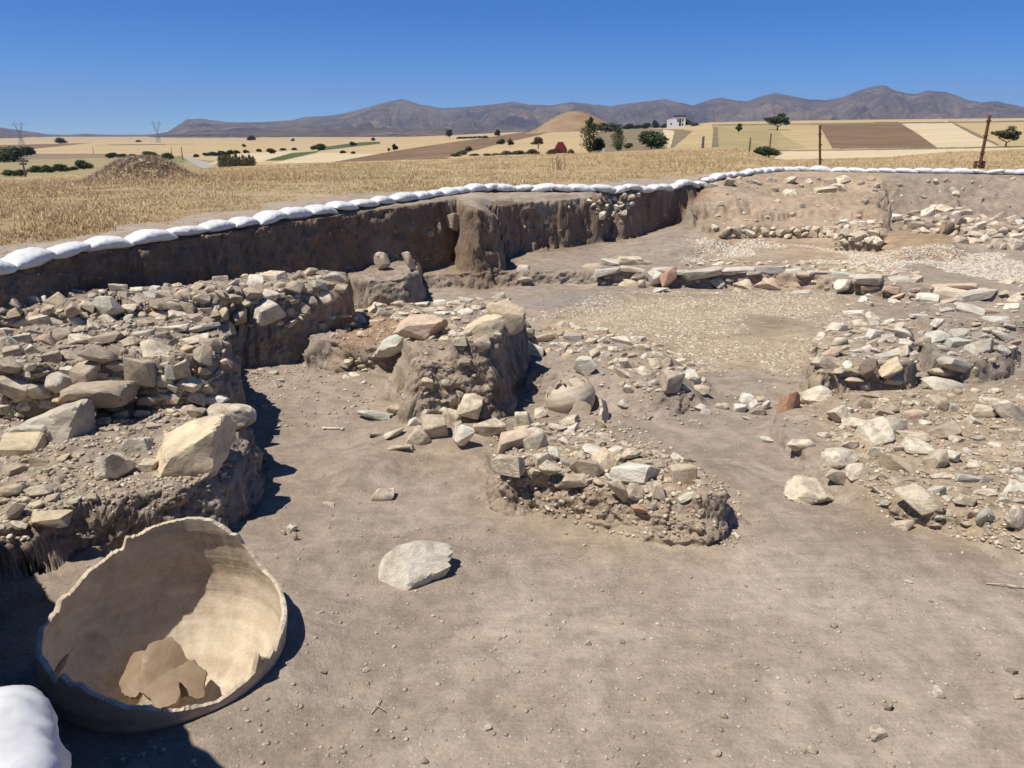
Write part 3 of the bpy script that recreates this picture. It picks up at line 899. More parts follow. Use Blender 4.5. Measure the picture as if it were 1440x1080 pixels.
def fill(parent, poly, n, smin, smax, cols='def', asp=(0.5, 0.85), avoid=(), pack=0.44, sink=0.47):
    xs = [p[0] for p in poly]; ys = [p[1] for p in poly]
    sizes = sorted([smin + (smax - smin) * random.random() ** 1.7 for _ in range(n)], reverse=True)
    placed = [(a[0], a[1], a[2], a[3]) for a in avoid]
    for s_ in sizes:
        for k in range(26):
            x = random.uniform(min(xs), max(xs)); y = random.uniform(min(ys), max(ys))
            if not inpoly1(poly, x, y): continue
            hh = s_ * random.uniform(*asp)
            if all(((x - q[0]) / (s_ + q[2])) ** 2 + ((y - q[1]) / (hh + q[3])) ** 2 > pack ** 2 for q in placed):
                placed.append((x, y, s_, hh))
                stone(x, y, s_ * 1.04, hh * 0.98, random.choice(COLMIX[cols]), None, parent, sink=sink)
                break

# --- stones picked out of the photograph : centre, width, height, colour, shape
LOOSE = []
def loose(px, py, w, h, colr, kind, label, name='stone', cat='stone', group='loose stones on the excavated ground', **k):
    o = stone(px, py, w, h, colr, kind, None, name, **k)
    if o: tag(o, label, cat, group)
    return o

loose(272, 634, 112, 76, 'ochre', 'angular', 'huge cream ochre boulder overhanging the end of the left platform', 'boulder', 'boulder', None, rz=0.2, tilt=-0.25, sink=0.22, big=True)
loose(87, 592, 84, 52, 'grey', 'block', 'large pale box shaped stone block on the left platform', 'boulder', 'boulder', None, rz=-0.35, tilt=-0.12, sink=0.2, big=True)
loose(47, 608, 66, 34, 'grey', 'block', 'pale grey flat block against the front of the box shaped block', 'stone', 'stone', None, rz=-0.2, sink=0.25)
loose(30, 629, 60, 34, 'ochre', 'block', 'yellowish block lowest of three at the left picture edge', 'stone', 'stone', None, rz=0.2)
loose(140, 553, 80, 40, 'tan', 'slab', 'brown layered slab below the left rubble wall', 'slab', 'stone', None, rz=0.05, tilt=0.08, sink=0.15, big=True)
loose(158, 657, 52, 50, 'cream', 'angular', 'triangular cream stone standing left of the huge boulder', 'stone', 'stone', None, rz=0.1, sink=0.2)
loose(194, 626, 34, 26, 'grey', 'block', 'small pale grey block just behind the triangular stone', 'stone', 'stone', None)
loose(326, 584, 62, 40, 'cream', 'round', 'smooth rounded cream boulder on the corner column of the platform', 'boulder', 'boulder', None, rz=0.1, sink=0.15, big=True)
loose(303, 561, 34, 14, 'white', 'slab', 'flat whitish stone behind the smooth rounded boulder', 'stone', 'stone', None)
loose(70, 727, 58, 28, 'ochre', 'slab', 'flat ochre stone at the front rim of the left platform', 'stone', 'stone', None, rz=0.1, tilt=0.1, sink=.2)
loose(170, 585, 20, 20, 'tan', 'angular', 'small brown stone right of the box shaped block', 'stone', 'stone', None)
loose(592, 459, 66, 32, 'pink', 'angular', 'pinkish slab on top of the middle block, far left stone', 'slab', 'stone', None, rz=-0.15, tilt=0.1, sink=0.1, big=True)
loose(560, 483, 72, 34, 'blue', 'angular', 'blue grey layered slab jutting from the left of the middle block', 'slab', 'stone', None, rz=0.2, tilt=-0.15, sink=0.32, big=True)
loose(712, 445, 50, 44, 'ochre', 'block', 'ochre boulder at the back corner of the middle block', 'boulder', 'boulder', None, rz=0.3, sink=0.25, big=True)
loose(678, 464, 60, 40, 'ochre', 'block', 'flat topped ochre stone set in the top of the middle block', 'stone', 'stone', None, rz=0.15, sink=0.45, big=True)
loose(536, 588, 66, 26, 'blue', 'round', 'bluish grey oval stone lying in front of the middle block', 'stone', 'stone', None, rz=0.1, sink=.42)
loose(560, 573, 40, 18, 'cream', 'round', 'cream rounded stone behind the bluish oval stone', 'stone', 'stone', None)
loose(663, 572, 36, 32, 'cream', 'block', 'cream squarish stone at the foot of the middle block', 'stone', 'stone', None, sink=.2)
loose(652, 615, 28, 34, 'white', 'angular', 'whitish upright stone in front of the row of stones', 'stone', 'stone', None, sink=.2)
loose(690, 600, 42, 32, 'cream', 'angular', 'tan sloping stone between the row and the central stub', 'stone', 'stone', None)
loose(538, 696, 34, 24, 'cream', 'angular', 'triangular cream stone alone on the floor above the grey rock', 'stone', 'stone', None, sink=.3)
loose(463, 710, 20, 8, 'cream', 'slab', 'small flat cream stone left of the triangular one', 'stone', 'stone', None)
loose(584, 806, 100, 84, 'grey', 'angular', 'large half buried grey green rock on the bare floor', 'boulder', 'boulder', None, rz=0.5, sink=0.5, tilt=0.22, big=True)
loose(748, 491, 36, 20, 'cream', 'block', 'brick shaped cream stone right of the middle block', 'stone', 'stone', None, rz=-0.1, sink=.15)
loose(823, 517, 32, 30, 'white', 'angular', 'pale squarish stone standing just behind the broken pot', 'stone', 'stone', None, sink=.2)
loose(1109, 573, 30, 46, 'red', 'angular', 'orange red stone standing upright beside a cream block', 'stone', 'stone', None, rz=0.2, tilt=-0.1, sink=.2, big=True)
loose(1142, 560, 48, 36, 'cream', 'angular', 'large cream stone right of the orange red one', 'stone', 'stone', None, rz=-0.3, sink=.25, big=True)
loose(1183, 583, 36, 26, 'cream', 'angular', 'cream stone over a dark hollow, right of the large cream one', 'stone', 'stone', None, sink=.1)
loose(1138, 692, 62, 36, 'cream', 'angular', 'large cream stone alone in front of the right rubble', 'boulder', 'boulder', None, rz=-0.15, sink=.2, big=True)
loose(1078, 618, 18, 8, 'white', 'slab', 'small white flat stone on the floor below the orange red stone', 'stone', 'stone', None)
loose(1126, 625, 36, 22, 'cream', 'angular', 'half buried cream stone on the floor between the stub and right rubble', 'stone', 'stone', None, sink=.4)
loose(1186, 401, 26, 20, 'white', 'angular', 'bright white diamond shaped stone below the slab kerb', 'stone', 'stone', None, rz=0.5, sink=.15)
loose(1081, 400, 36, 20, 'pink', 'angular', 'pinkish orange triangular stone below the slab kerb', 'stone', 'stone', None, sink=.2)
loose(1047, 401, 34, 18, 'cream', 'angular', 'cream triangular stone left of the pinkish orange one', 'stone', 'stone', None, sink=.2)
loose(1009, 399, 20, 16, 'grey', 'angular', 'pale grey squarish stone below the slab kerb', 'stone', 'stone', None, sink=.2)
loose(940, 391, 24, 26, 'red', 'angular', 'orange brown upright stone at the left part of the kerb', 'stone', 'stone', None, sink=.2)
loose(922, 391, 20, 20, 'white', 'angular', 'pale grey white stone leaning left of the orange brown one', 'stone', 'stone', None, sink=.2)
loose(884, 401, 28, 14, 'ochre', 'round', 'yellow oval stone left end of the stones below the kerb', 'stone', 'stone', None, sink=.2)
loose(906, 400, 18, 14, 'tan', 'round', 'brown rounded stone right of the yellow oval stone', 'stone', 'stone', None, sink=.2)
loose(928, 408, 22, 10, 'blue', 'angular', 'bluish grey stone in front of the orange brown upright stone', 'stone', 'stone', None, sink=.2)
loose(1128, 412, 26, 8, 'grey', 'slab', 'thin grey slab on the ground below the kerb', 'slab', 'stone', None)
loose(1215, 422, 18, 12, 'white', 'angular', 'small white stone below the white diamond shaped one', 'stone', 'stone', None)
loose(1328, 546, 58, 28, 'grey', 'angular', 'long dark grey stone right of the right hand wall', 'stone', 'stone', None, rz=-0.3, tilt=0.2, sink=.2)
loose(1340, 513, 50, 20, 'grey', 'block', 'grey cream block in front of the burnt grey mound', 'stone', 'stone', None, sink=.2)
loose(1325, 524, 36, 14, 'cream', 'round', 'cream rounded stone leaning on the grey cream block', 'stone', 'stone', None, sink=.2)
loose(1393, 508, 14, 8, 'tan', 'round', 'small rounded brown stone in front of the burnt mound', 'stone', 'stone', None)
loose(1253, 518, 38, 16, 'ochre', 'block', 'cream orange block in the front of the right hand wall', 'stone', 'stone', None, rz=0, sink=.1)
loose(1253, 532, 30, 14, 'cream', 'block', 'cream block directly beneath the cream orange block', 'stone', 'stone', None, rz=0, sink=.1)
loose(1222, 518, 28, 28, 'dark', 'angular', 'dark brown stone in the front of the right hand wall', 'stone', 'stone', None, sink=.2)
loose(537, 366, 26, 22, 'tan', 'round', 'round brown boulder on the earth stand by the section', 'boulder', 'boulder', None, foot=380)
loose(577, 368, 15, 28, 'tan', 'angular', 'narrow upright slab standing on the earth stand by the section', 'slab', 'stone', None, foot=382)
loose(604, 330, 13, 10, 'tan', 'angular', 'small brown stone stuck in the section up right of the slab', 'stone', 'stone', None)
loose(635, 312, 22, 22, 'tan', 'angular', 'angular stone sticking out of the dark section near its corner', 'stone', 'stone', None, sink=.3)
loose(617, 321, 8, 14, 'cream', 'angular', 'small pale stone left of the one sticking out of the section', 'stone', 'stone', None, sink=.3)
loose(737, 378, 20, 10, 'grey', 'slab', 'flat stone at the foot of the section right of its corner', 'stone', 'stone', None)
loose(739, 393, 20, 9, 'tan', 'angular', 'brown stone just in front of the foot of the section', 'stone', 'stone', None)
ORD = ['first', 'second', 'third', 'fourth', 'fifth', 'sixth', 'seventh', 'eighth', 'ninth', 'tenth', 'eleventh', 'twelfth', 'thirteenth', 'fourteenth', 'fifteenth', 'sixteenth', 'seventeenth']
for (px, py, w_, h_), od in zip(((410, 745, 14, 14), (398, 750, 9, 9), (416, 756, 9, 16)), ('uppermost', 'leftmost', 'lowest')):
    loose(px, py, w_, h_, 'cream', 'angular', od + ' of three small pale stones clustered on the floor right of the jar', group='cluster of small stones by the jar')
for i, (px, py, w_, h_) in enumerate(sorted(((330, 543, 15, 10), (388, 541, 12, 12), (358, 525, 13, 8), (368, 521, 10, 7), (384, 525, 14, 8), (394, 536, 10, 7)))):
    loose(px, py, w_, h_, random.choice(['cream', 'tan', 'grey']), None, 'small floor stone right of the left rubble wall, {} from the left'.format(ORD[i]), group='small stones right of the left rubble wall')
for i, (px, py, w_, h_) in enumerate(sorted(((1233, 1031, 28, 20), (1142, 1055, 15, 13), (1017, 1006, 13, 12), (1006, 1059, 13, 12), (514, 942, 11, 7), (686, 1024, 11, 8), (597, 1071, 10, 10),
                       (827, 905, 8, 9), (876, 903, 9, 6), (1320, 975, 16, 18), (1423, 944, 14, 11), (1276, 817, 14, 7), (1250, 995, 14, 14), (455, 945, 9, 6), (1173, 880, 14, 8), (1432, 978, 16, 14)))):
    loose(px, py, w_, h_, random.choice(['cream', 'cream', 'white', 'tan']), None, 'small pale stone on the bare front floor, {} counted from the left'.format(ORD[i]), group='small stones scattered on the bare floor in front', sink=.3)
for i, (px, py, w_, h_) in enumerate(sorted(((985, 573, 20, 12), (992, 580, 14, 10), (1015, 572, 18, 12), (1040, 575, 22, 14), (1050, 561, 18, 14), (1066, 580, 20, 14), (1060, 570, 14, 10), (1070, 562, 14, 8), (1050, 588, 12, 6), (975, 592, 14, 5), (1078, 572, 16, 14)))):
    loose(px, py, w_, h_, random.choice(['cream', 'white', 'grey']), None, '{} from the left of the small pale stones left of the orange red stone'.format(ORD[i]), group='small stones left of the orange red stone')
# bones
def bone(px, py, L, rz):
    h, n = cast(px, py)
    mb = MB(); mb.bar((-L / 2, 0, 0), (L / 2, 0, 0.004), 0.011, 0.014, 8)
    for sx in (-1, 1):
        for sy in (-1, 1):
            mb.bar((sx * L / 2 - 0.015, sy * 0.012, 0), (sx * L / 2 + 0.014, sy * 0.015, 0.003), 0.015, 0.011, 8)
    o = mb.build('animal_bone', simple('bone', (0.52, 0.46, 0.36), (0.62, 0.57, 0.46), 20), None, True, h + Vector((0, 0, 0.012)))
    o.rotation_euler = (0, 0, rz)
    tag(o, 'pale elongated bone lying on the floor left of the bluish oval stone', 'bone')
bone(469, 604, 0.2, -0.1)

# --- rubble walls : things whose stones are parts
wa = wall('rubble_wall', 220, 540, 'thick rubble wall end with stacked stones, nearest on the left side')
lst = [(85, 538, 36, 30, 'grey'), (120, 526, 36, 34, 'tan'), (55, 549, 32, 28, 'cream'), (18, 545, 46, 28, 'cream'), (200, 520, 42, 38, 'tan'), (165, 516, 28, 18, 'grey'),
       (257, 519, 20, 26, 'cream'), (240, 522, 15, 20, 'blue'), (233, 535, 22, 16, 'cream'), (222, 498, 54, 26, 'cream'), (140, 500, 44, 28, 'tan'), (102, 500, 34, 22, 'tan'),
       (270, 478, 44, 16, 'cream'), (285, 500, 26, 26, 'tan'), (283, 462, 40, 14, 'grey'), (75, 505, 24, 22, 'tan'), (185, 560, 22, 14, 'tan'), (205, 566, 30, 18, 'tan'), (295, 485, 30, 18, 'tan'),
       (150, 475, 40, 16, 'tan'), (200, 470, 36, 14, 'grey'), (245, 462, 40, 12, 'cream'), (115, 478, 34, 16, 'cream')]
for q in lst: stone(*q, parent=wa)
fill(wa, [(0, 452), (150, 446), (300, 440), (318, 462), (316, 500), (296, 572), (200, 590), (120, 560), (0, 590)], 200, 8, 30, 'left', avoid=lst)
wb = wall('rubble_wall', 300, 440, 'long low rubble wall below the dark section on the left')
lst = [(372, 440, 54, 38, 'grey'), (310, 443, 22, 20, 'ochre'), (335, 446, 24, 20, 'tan'), (151, 431, 32, 28, 'grey'), (100, 437, 24, 22, 'tan'), (385, 389, 36, 14, 'cream'), (437, 384, 22, 14, 'ochre'),
       (471, 391, 32, 18, 'grey'), (167, 405, 22, 14, 'cream'), (220, 428, 30, 14, 'tan'), (245, 432, 20, 16, 'tan'), (312, 418, 22, 20, 'tan'), (330, 420, 24, 16, 'tan'), (355, 413, 28, 14, 'tan'),
       (68, 437, 22, 16, 'tan'), (20, 440, 24, 12, 'tan'), (408, 440, 20, 16, 'tan'), (415, 405, 26, 18, 'tan'), (290, 438, 18, 12, 'tan')]
for q in lst: stone(*q, parent=wb)
fill(wb, [(0, 430), (130, 410), (240, 402), (372, 388), (480, 384), (486, 410), (440, 430), (420, 455), (330, 460), (250, 448), (0, 456)], 180, 7, 24, 'left', avoid=lst)
lst2 = [(0, 0, 1, 1)]
wp = wall('stone_platform', 180, 640, 'earth platform strewn with small stones, left of the bare floor', 'stone platform')
lst = [(20, 720, 36, 24, 'tan'), (15, 690, 40, 20, 'tan'), (55, 690, 34, 18, 'cream'), (20, 660, 40, 18, 'tan'), (110, 640, 16, 10, 'cream'), (275, 580, 26, 18, 'tan'), (210, 655, 26, 18, 'cream'), (215, 600, 20, 12, 'grey'), (60, 650, 30, 16, 'tan')]
av = lst + [(272, 634, 100, 70), (87, 592, 80, 50), (47, 608, 60, 30), (30, 629, 60, 30), (158, 657, 50, 48), (194, 626, 30, 24), (326, 584, 60, 40), (70, 727, 55, 26)]
for q in lst: stone(*q, parent=wp)
fill(wp, [(0, 590), (290, 572), (330, 600), (320, 640), (230, 690), (150, 700), (60, 735), (0, 745)], 90, 6, 17, 'left', avoid=av, pack=0.55)
fill(wp, [(0, 640), (110, 640), (60, 735), (0, 745)], 40, 10, 26, 'left', avoid=av, pack=0.45)

wc = wall('rubble_ledge', 600, 440, 'low stony ledge behind the middle block', 'stone ledge')
fill(wc, [(480, 440), (540, 428), (640, 424), (700, 418), (720, 424), (650, 442), (560, 450), (500, 455)], 90, 7, 24, 'def', avoid=[(592, 459, 60, 30), (712, 445, 46, 40)], asp=(.35, .6))
fill(wc, [(440, 450), (500, 440), (560, 448), (555, 470), (450, 480)], 14, 9, 18, 'left')
wm = wall('wall_remnant', 620, 590, 'upright block of hard earth with stones, middle left of the dig', 'wall remnant')
fill(wm, [(560, 450), (680, 436), (710, 440), (690, 480), (640, 480), (560, 476)], 26, 8, 20, 'def', avoid=[(592, 459, 60, 30), (712, 445, 46, 40), (678, 464, 60, 40), (560, 483, 60, 34)])
fill(wm, [(575, 500), (690, 490), (690, 585), (600, 590), (560, 560)], 16, 8, 20, 'def', pack=0.7, sink=.55)
fill(wm, [(600, 470), (700, 440), (730, 430), (700, 470), (690, 486), (620, 492)], 14, 10, 24, 'def', pack=0.5, sink=.4)
wr = wall('stone_row', 610, 600, 'loose row of stones at the foot of the middle block', 'stone row')
for q in [(634, 590, 28, 28, 'cream'), (610, 602, 36, 36, 'tan'), (588, 613, 32, 28, 'cream'), (552, 611, 36, 14, 'cream'), (560, 630, 32, 16, 'tan'), (583, 594, 18, 14, 'white'),
          (645, 600, 14, 14, 'tan'), (600, 580, 14, 10, 'cream'), (530, 610, 22, 8, 'tan'), (575, 630, 16, 12, 'cream'), (490, 510, 14, 10, 'cream'), (498, 527, 16, 6, 'cream'), (510, 516, 14, 8, 'tan')]:
    stone(*q, parent=wr)
fill(wr, [(480, 500), (530, 505), (525, 545), (500, 580), (470, 540)], 20, 4, 11, 'def', pack=0.8)

wd = wall('rubble_stub', 860, 720, 'long stub of wall core topped with pale stones, centre of the dig', 'wall stub')
lst = [(718, 622, 44, 34, 'pink', 'block'), (716, 652, 42, 30, 'cream', 'block'), (750, 622, 38, 36, 'cream'), (736, 606, 30, 20, 'ochre'), (762, 646, 22, 22, 'cream'), (777, 640, 20, 22, 'white'), (772, 660, 34, 22, 'cream'), (825, 658, 46, 34, 'tan'), (850, 652, 32, 38, 'ochre'),
       (808, 674, 34, 18, 'tan'), (870, 690, 28, 36, 'cream'), (893, 668, 60, 38, 'white'), (893, 692, 24, 22, 'cream'), (926, 690, 18, 24, 'cream'), (960, 672, 36, 38, 'ochre'), (966, 698, 26, 12, 'white'),
       (887, 638, 28, 18, 'cream'), (857, 673, 16, 12, 'white'), (900, 716, 24, 16, 'red'), (918, 711, 12, 12, 'grey'), (939, 705, 8, 10, 'cream'), (795, 622, 20, 14, 'white'), (785, 602, 30, 12, 'cream'),
       (925, 640, 16, 12, 'cream'), (952, 645, 20, 12, 'white'), (835, 633, 30, 14, 'white'), (815, 640, 20, 12, 'cream')]
for q in lst: stone(*q, parent=wd)
lst = [q[:5] for q in lst]
fill(wd, [(702, 606), (760, 596), (830, 606), (900, 626), (975, 648), (995, 680), (960, 705), (900, 700), (840, 680), (770, 668), (705, 655)], 95, 7, 20, 'right', avoid=lst, pack=0.4)
fill(wd, [(705, 660), (850, 700), (960, 715), (1000, 690), (1010, 720), (950, 740), (860, 725), (720, 690)], 16, 5, 10, 'left', pack=0.9)

we = wall('rubble_bank', 900, 520, 'sloping bank of loose pale stones behind the broken pot', 'stone bank')
lst = [(807, 475, 28, 16, 'grey'), (873, 481, 28, 20, 'white'), (765, 475, 38, 14, 'tan'), (875, 527, 28, 16, 'cream'), (905, 523, 26, 14, 'cream'), (880, 512, 18, 18, 'cream'), (883, 548, 15, 15, 'white'),
       (875, 568, 17, 15, 'white'), (760, 582, 20, 17, 'cream'), (735, 590, 24, 24, 'cream'), (803, 592, 30, 18, 'cream'), (843, 597, 18, 14, 'tan'), (806, 603, 22, 12, 'white'), (943, 539, 34, 34, 'tan'), (973, 531, 28, 20, 'white'),
       (985, 548, 26, 14, 'cream'), (922, 512, 24, 20, 'cream'), (940, 510, 20, 16, 'tan'), (850, 500, 20, 14, 'cream'), (835, 498, 18, 12, 'cream'), (790, 470, 14, 8, 'tan'), (905, 490, 20, 14, 'cream')]
for q in lst: stone(*q, parent=we)
fill(we, [(736, 470), (800, 455), (860, 470), (940, 486), (995, 530), (990, 552), (930, 552), (870, 540), (850, 510), (760, 498)], 120, 6, 19, 'right', avoid=lst + [(823, 517, 34, 30), (748, 491, 34, 20)], pack=0.42)
fill(we, [(740, 560), (790, 600), (850, 605), (870, 590), (880, 560), (900, 560), (860, 615), (740, 600)], 14, 5, 12, 'right', avoid=lst, pack=0.7)

wg = wall('rubble_wall', 1220, 500, 'short rubble wall with a dark right end, right of the cobbled floor')
lst = [(1178, 461, 28, 18, 'white'), (1173, 480, 32, 18, 'cream'), (1166, 499, 36, 16, 'pink'), (1160, 513, 32, 16, 'cream'), (1231, 470, 24, 14, 'white'), (1268, 471, 32, 18, 'cream'), (1226, 484, 16, 10, 'cream'), (1240, 480, 14, 10, 'white'),
       (1266, 497, 26, 18, 'cream'), (1245, 502, 34, 12, 'grey'), (1222, 543, 28, 16, 'cream'), (1225, 556, 28, 12, 'tan'), (1195, 535, 34, 12, 'cream')]
for q in lst: stone(*q, parent=wg)
fill(wg, [(1148, 478), (1175, 455), (1283, 458), (1284, 500), (1262, 512), (1215, 530), (1150, 525), (1140, 505)], 60, 7, 22, 'right', avoid=lst + [(1253, 518, 38, 16), (1222, 518, 28, 28)], pack=0.4, asp=(.4, .7))
wh = wall('burnt_mound', 1370, 490, 'low grey burnt mound capped with grey stones, far right', 'mound')
lst = [(1378, 490, 42, 28, 'grey'), (1345, 484, 30, 18, 'blue'), (1410, 474, 30, 14, 'grey'), (1318, 474, 30, 16, 'blue'), (1350, 468, 30, 12, 'grey'), (1390, 464, 20, 10, 'cream')]
for q in lst: stone(*q, parent=wh)
fill(wh, [(1296, 468), (1400, 460), (1428, 472), (1424, 496), (1370, 500), (1300, 494)], 40, 7, 22, 'grey', avoid=lst)

wi = wall('collapsed_wall', 1300, 660, 'wide spread of tumbled cream stones at the right', 'collapsed wall')
lst = [(1383, 580, 36, 20, 'cream'), (1388, 568, 32, 10, 'tan'), (1420, 584, 60, 34, 'cream'), (1285, 584, 38, 20, 'pink'), (1255, 600, 38, 26, 'grey'), (1230, 612, 50, 28, 'cream'), (1288, 613, 46, 18, 'cream'), (1327, 606, 38, 28, 'tan'),
       (1207, 598, 38, 22, 'cream'), (1180, 643, 50, 30, 'cream'), (1205, 665, 30, 24, 'cream'), (1178, 672, 42, 26, 'cream'), (1262, 652, 50, 30, 'ochre'), (1292, 630, 38, 20, 'cream'), (1316, 648, 32, 34, 'tan'), (1340, 643, 26, 24, 'white'),
       (1368, 655, 20, 15, 'cream'), (1290, 702, 62, 36, 'cream'), (1268, 738, 30, 18, 'cream'), (1385, 726, 26, 30, 'blue'), (1425, 730, 38, 38, 'cream'), (1360, 672, 32, 14, 'blue'), (1358, 704, 28, 18, 'cream'), (1432, 651, 28, 14, 'tan'),
       (1232, 690, 28, 10, 'cream'), (1418, 612, 22, 20, 'cream'), (1345, 620, 30, 18, 'cream'), (1250, 578, 26, 12, 'tan'), (1243, 580, 24, 12, 'tan'), (1315, 690, 26, 14, 'white'), (1385, 695, 30, 16, 'cream'), (1325, 670, 30, 16, 'cream'),
       (1400, 565, 36, 14, 'cream'), (1320, 570, 24, 28, 'tan'), (1340, 575, 16, 16, 'blue'), (1212, 570, 20, 20, 'tan'), (1195, 625, 24, 14, 'cream')]
for q in lst: stone(*q, parent=wi)
fill(wi, [(1150, 600), (1210, 560), (1290, 555), (1440, 545), (1440, 760), (1390, 745), (1300, 722), (1250, 712), (1230, 690), (1160, 665)], 150, 6, 22, 'right', avoid=lst + [(1142, 560, 48, 36)], pack=0.46)

wj = wall('slab_kerb', 1060, 384, 'curving kerb of thin flat slabs across the back of the cobbled floor', 'kerb')
lst = [(987, 384, 56, 11, 'grey'), (855, 382, 44, 9, 'grey'), (890, 380, 40, 8, 'cream'), (835, 374, 30, 8, 'tan'), (860, 370, 32, 12, 'grey'), (885, 368, 40, 14, 'cream'), (905, 370, 30, 10, 'tan'), (930, 380, 40, 8, 'grey'),
       (1040, 380, 44, 6, 'grey'), (1080, 379, 50, 6, 'blue'), (1115, 382, 34, 8, 'grey'), (1150, 384, 36, 6, 'grey'), (1185, 386, 36, 7, 'blue'), (1222, 393, 40, 14, 'grey'), (1263, 393, 34, 10, 'grey'), (1286, 394, 20, 12, 'cream'), (1020, 383, 30, 7, 'grey'),
       (1060, 384, 22, 6, 'grey'), (1130, 386, 20, 6, 'tan'), (960, 383, 26, 7, 'grey'), (1240, 388, 30, 6, 'grey'), (1205, 389, 24, 6, 'cream')]
for q in lst:
    stone(*q, kind='slab', parent=wj, name='slab', sink=0.1)
fill(wj, [(980, 366), (1240, 372), (1300, 384), (1290, 390), (1180, 382), (1060, 374), (960, 378)], 70, 7, 17, 'right', pack=0.42, asp=(.3, .5))
fill(wj, [(830, 384), (960, 390), (1100, 392), (1290, 400), (1290, 410), (1100, 416), (850, 404)], 30, 6, 14, 'right', pack=0.9, asp=(.4, .6))
wk = wall('slab_spread', 1350, 420, 'spread of broken flat slabs and stones behind the burnt mound', 'slab spread')
lst = [(1340, 412, 62, 12, 'cream'), (1370, 415, 64, 14, 'grey'), (1365, 437, 38, 16, 'grey'), (1393, 437, 30, 8, 'tan'), (1252, 407, 24, 10, 'pink'), (1340, 404, 60, 10, 'pink'), (1400, 450, 40, 12, 'blue'), (1305, 420, 30, 14, 'white'), (1200, 440, 28, 8, 'white'), (1320, 453, 18, 10, 'white')]
for q in lst: stone(*q, parent=wk, kind='slab')
fill(wk, [(1220, 400), (1440, 392), (1440, 460), (1300, 455), (1200, 450), (1190, 425)], 60, 6, 26, 'right', asp=(.25, .5), avoid=lst, pack=0.45)

wl = wall('rubble_wall', 1210, 335, 'squat block of piled stones where the back terraces end')
fill(wl, [(1176, 312), (1238, 314), (1244, 330), (1238, 344), (1178, 340)], 60, 7, 16, 'far', pack=0.38)
wn = wall('rubble_wall', 1080, 330, 'low course of stones along the foot of the back terraces')
lst = [(1013, 329, 26, 12, 'tan'), (1055, 329, 22, 9, 'cream'), (1035, 325, 16, 12, 'tan'), (1075, 325, 12, 10, 'tan')]
for q in lst: stone(*q, parent=wn)
fill(wn, [(1003, 320), (1175, 321), (1175, 333), (1003, 334)], 50, 6, 14, 'far', avoid=lst, pack=0.4)
wo = wall('rubble_wall', 1350, 320, 'long low rubble wall with pale stones at the far right')
lst = [(1305, 302, 22, 14, 'cream'), (1330, 296, 24, 14, 'cream'), (1345, 303, 14, 12, 'white'), (1330, 320, 22, 16, 'dark'), (1290, 317, 26, 10, 'tan'), (1305, 318, 16, 10, 'dark'), (1285, 302, 16, 10, 'tan'), (1350, 312, 14, 14, 'dark')]
for q in lst: stone(*q, parent=wo)
fill(wo, [(1250, 306), (1290, 304), (1320, 290), (1350, 294), (1365, 306), (1440, 308), (1440, 330), (1280, 328)], 130, 7, 18, 'far', avoid=lst, pack=0.38)
wq = wall('rubble_wall', 1390, 345, 'lower course of white stones in front of the far right wall')
fill(wq, [(1335, 332), (1440, 328), (1440, 348), (1390, 348), (1345, 342)], 46, 7, 22, 'right', pack=0.4)
wt = wall('rubble_line', 1150, 265, 'broken line of stones along the upper edge of the back terraces', 'stone line')
lst = [(1060, 257, 22, 10, 'cream'), (1025, 257, 16, 12, 'tan'), (1160, 269, 34, 12, 'cream'), (1180, 265, 26, 12, 'cream'), (1110, 255, 22, 10, 'cream'), (1168, 256, 16, 10, 'tan'), (1185, 253, 20, 9, 'cream'), (1112, 271, 22, 8, 'cream'), (1233, 262, 8, 10, 'cream'), (1238, 280, 10, 18, 'tan'),
       (1316, 255, 10, 7, 'cream'), (1332, 254, 8, 7, 'tan'), (1340, 268, 10, 8, 'cream'), (1345, 273, 12, 8, 'cream'), (1220, 278, 10, 5, 'tan')]
for q in lst: stone(*q, parent=wt)
fill(wt, [(985, 250), (1100, 250), (1240, 252), (1240, 262), (1100, 262), (985, 262)], 45, 5, 14, 'far', avoid=lst, pack=0.7)
fill(wt, [(990, 262), (1238, 262), (1240, 312), (1000, 316)], 34, 4, 12, 'far', pack=1.1, sink=.45)
fill(wt, [(1246, 252), (1440, 252), (1440, 290), (1250, 300)], 24, 3, 9, 'far', pack=1.4, sink=.45)
wu = wall('section_rubble', 850, 300, 'clump of stones bedded in the top of the long section', 'rubble')
fill(wu, [(825, 276), (900, 270), (880, 300), (860, 310), (835, 298)], 34, 5, 13, 'far', pack=0.5)
fill(wu, [(700, 290), (960, 262), (970, 285), (900, 330), (720, 370)], 16, 3, 8, 'left', pack=1.5, sink=.5)
ws_ = wall('section_rubble', 300, 380, 'small stones bedded in the shaded section on the left', 'rubble')
fill(ws_, [(20, 395), (640, 300), (640, 380), (480, 375), (300, 385), (100, 405)], 18, 3, 7, 'left', pack=1.8, sink=.5)

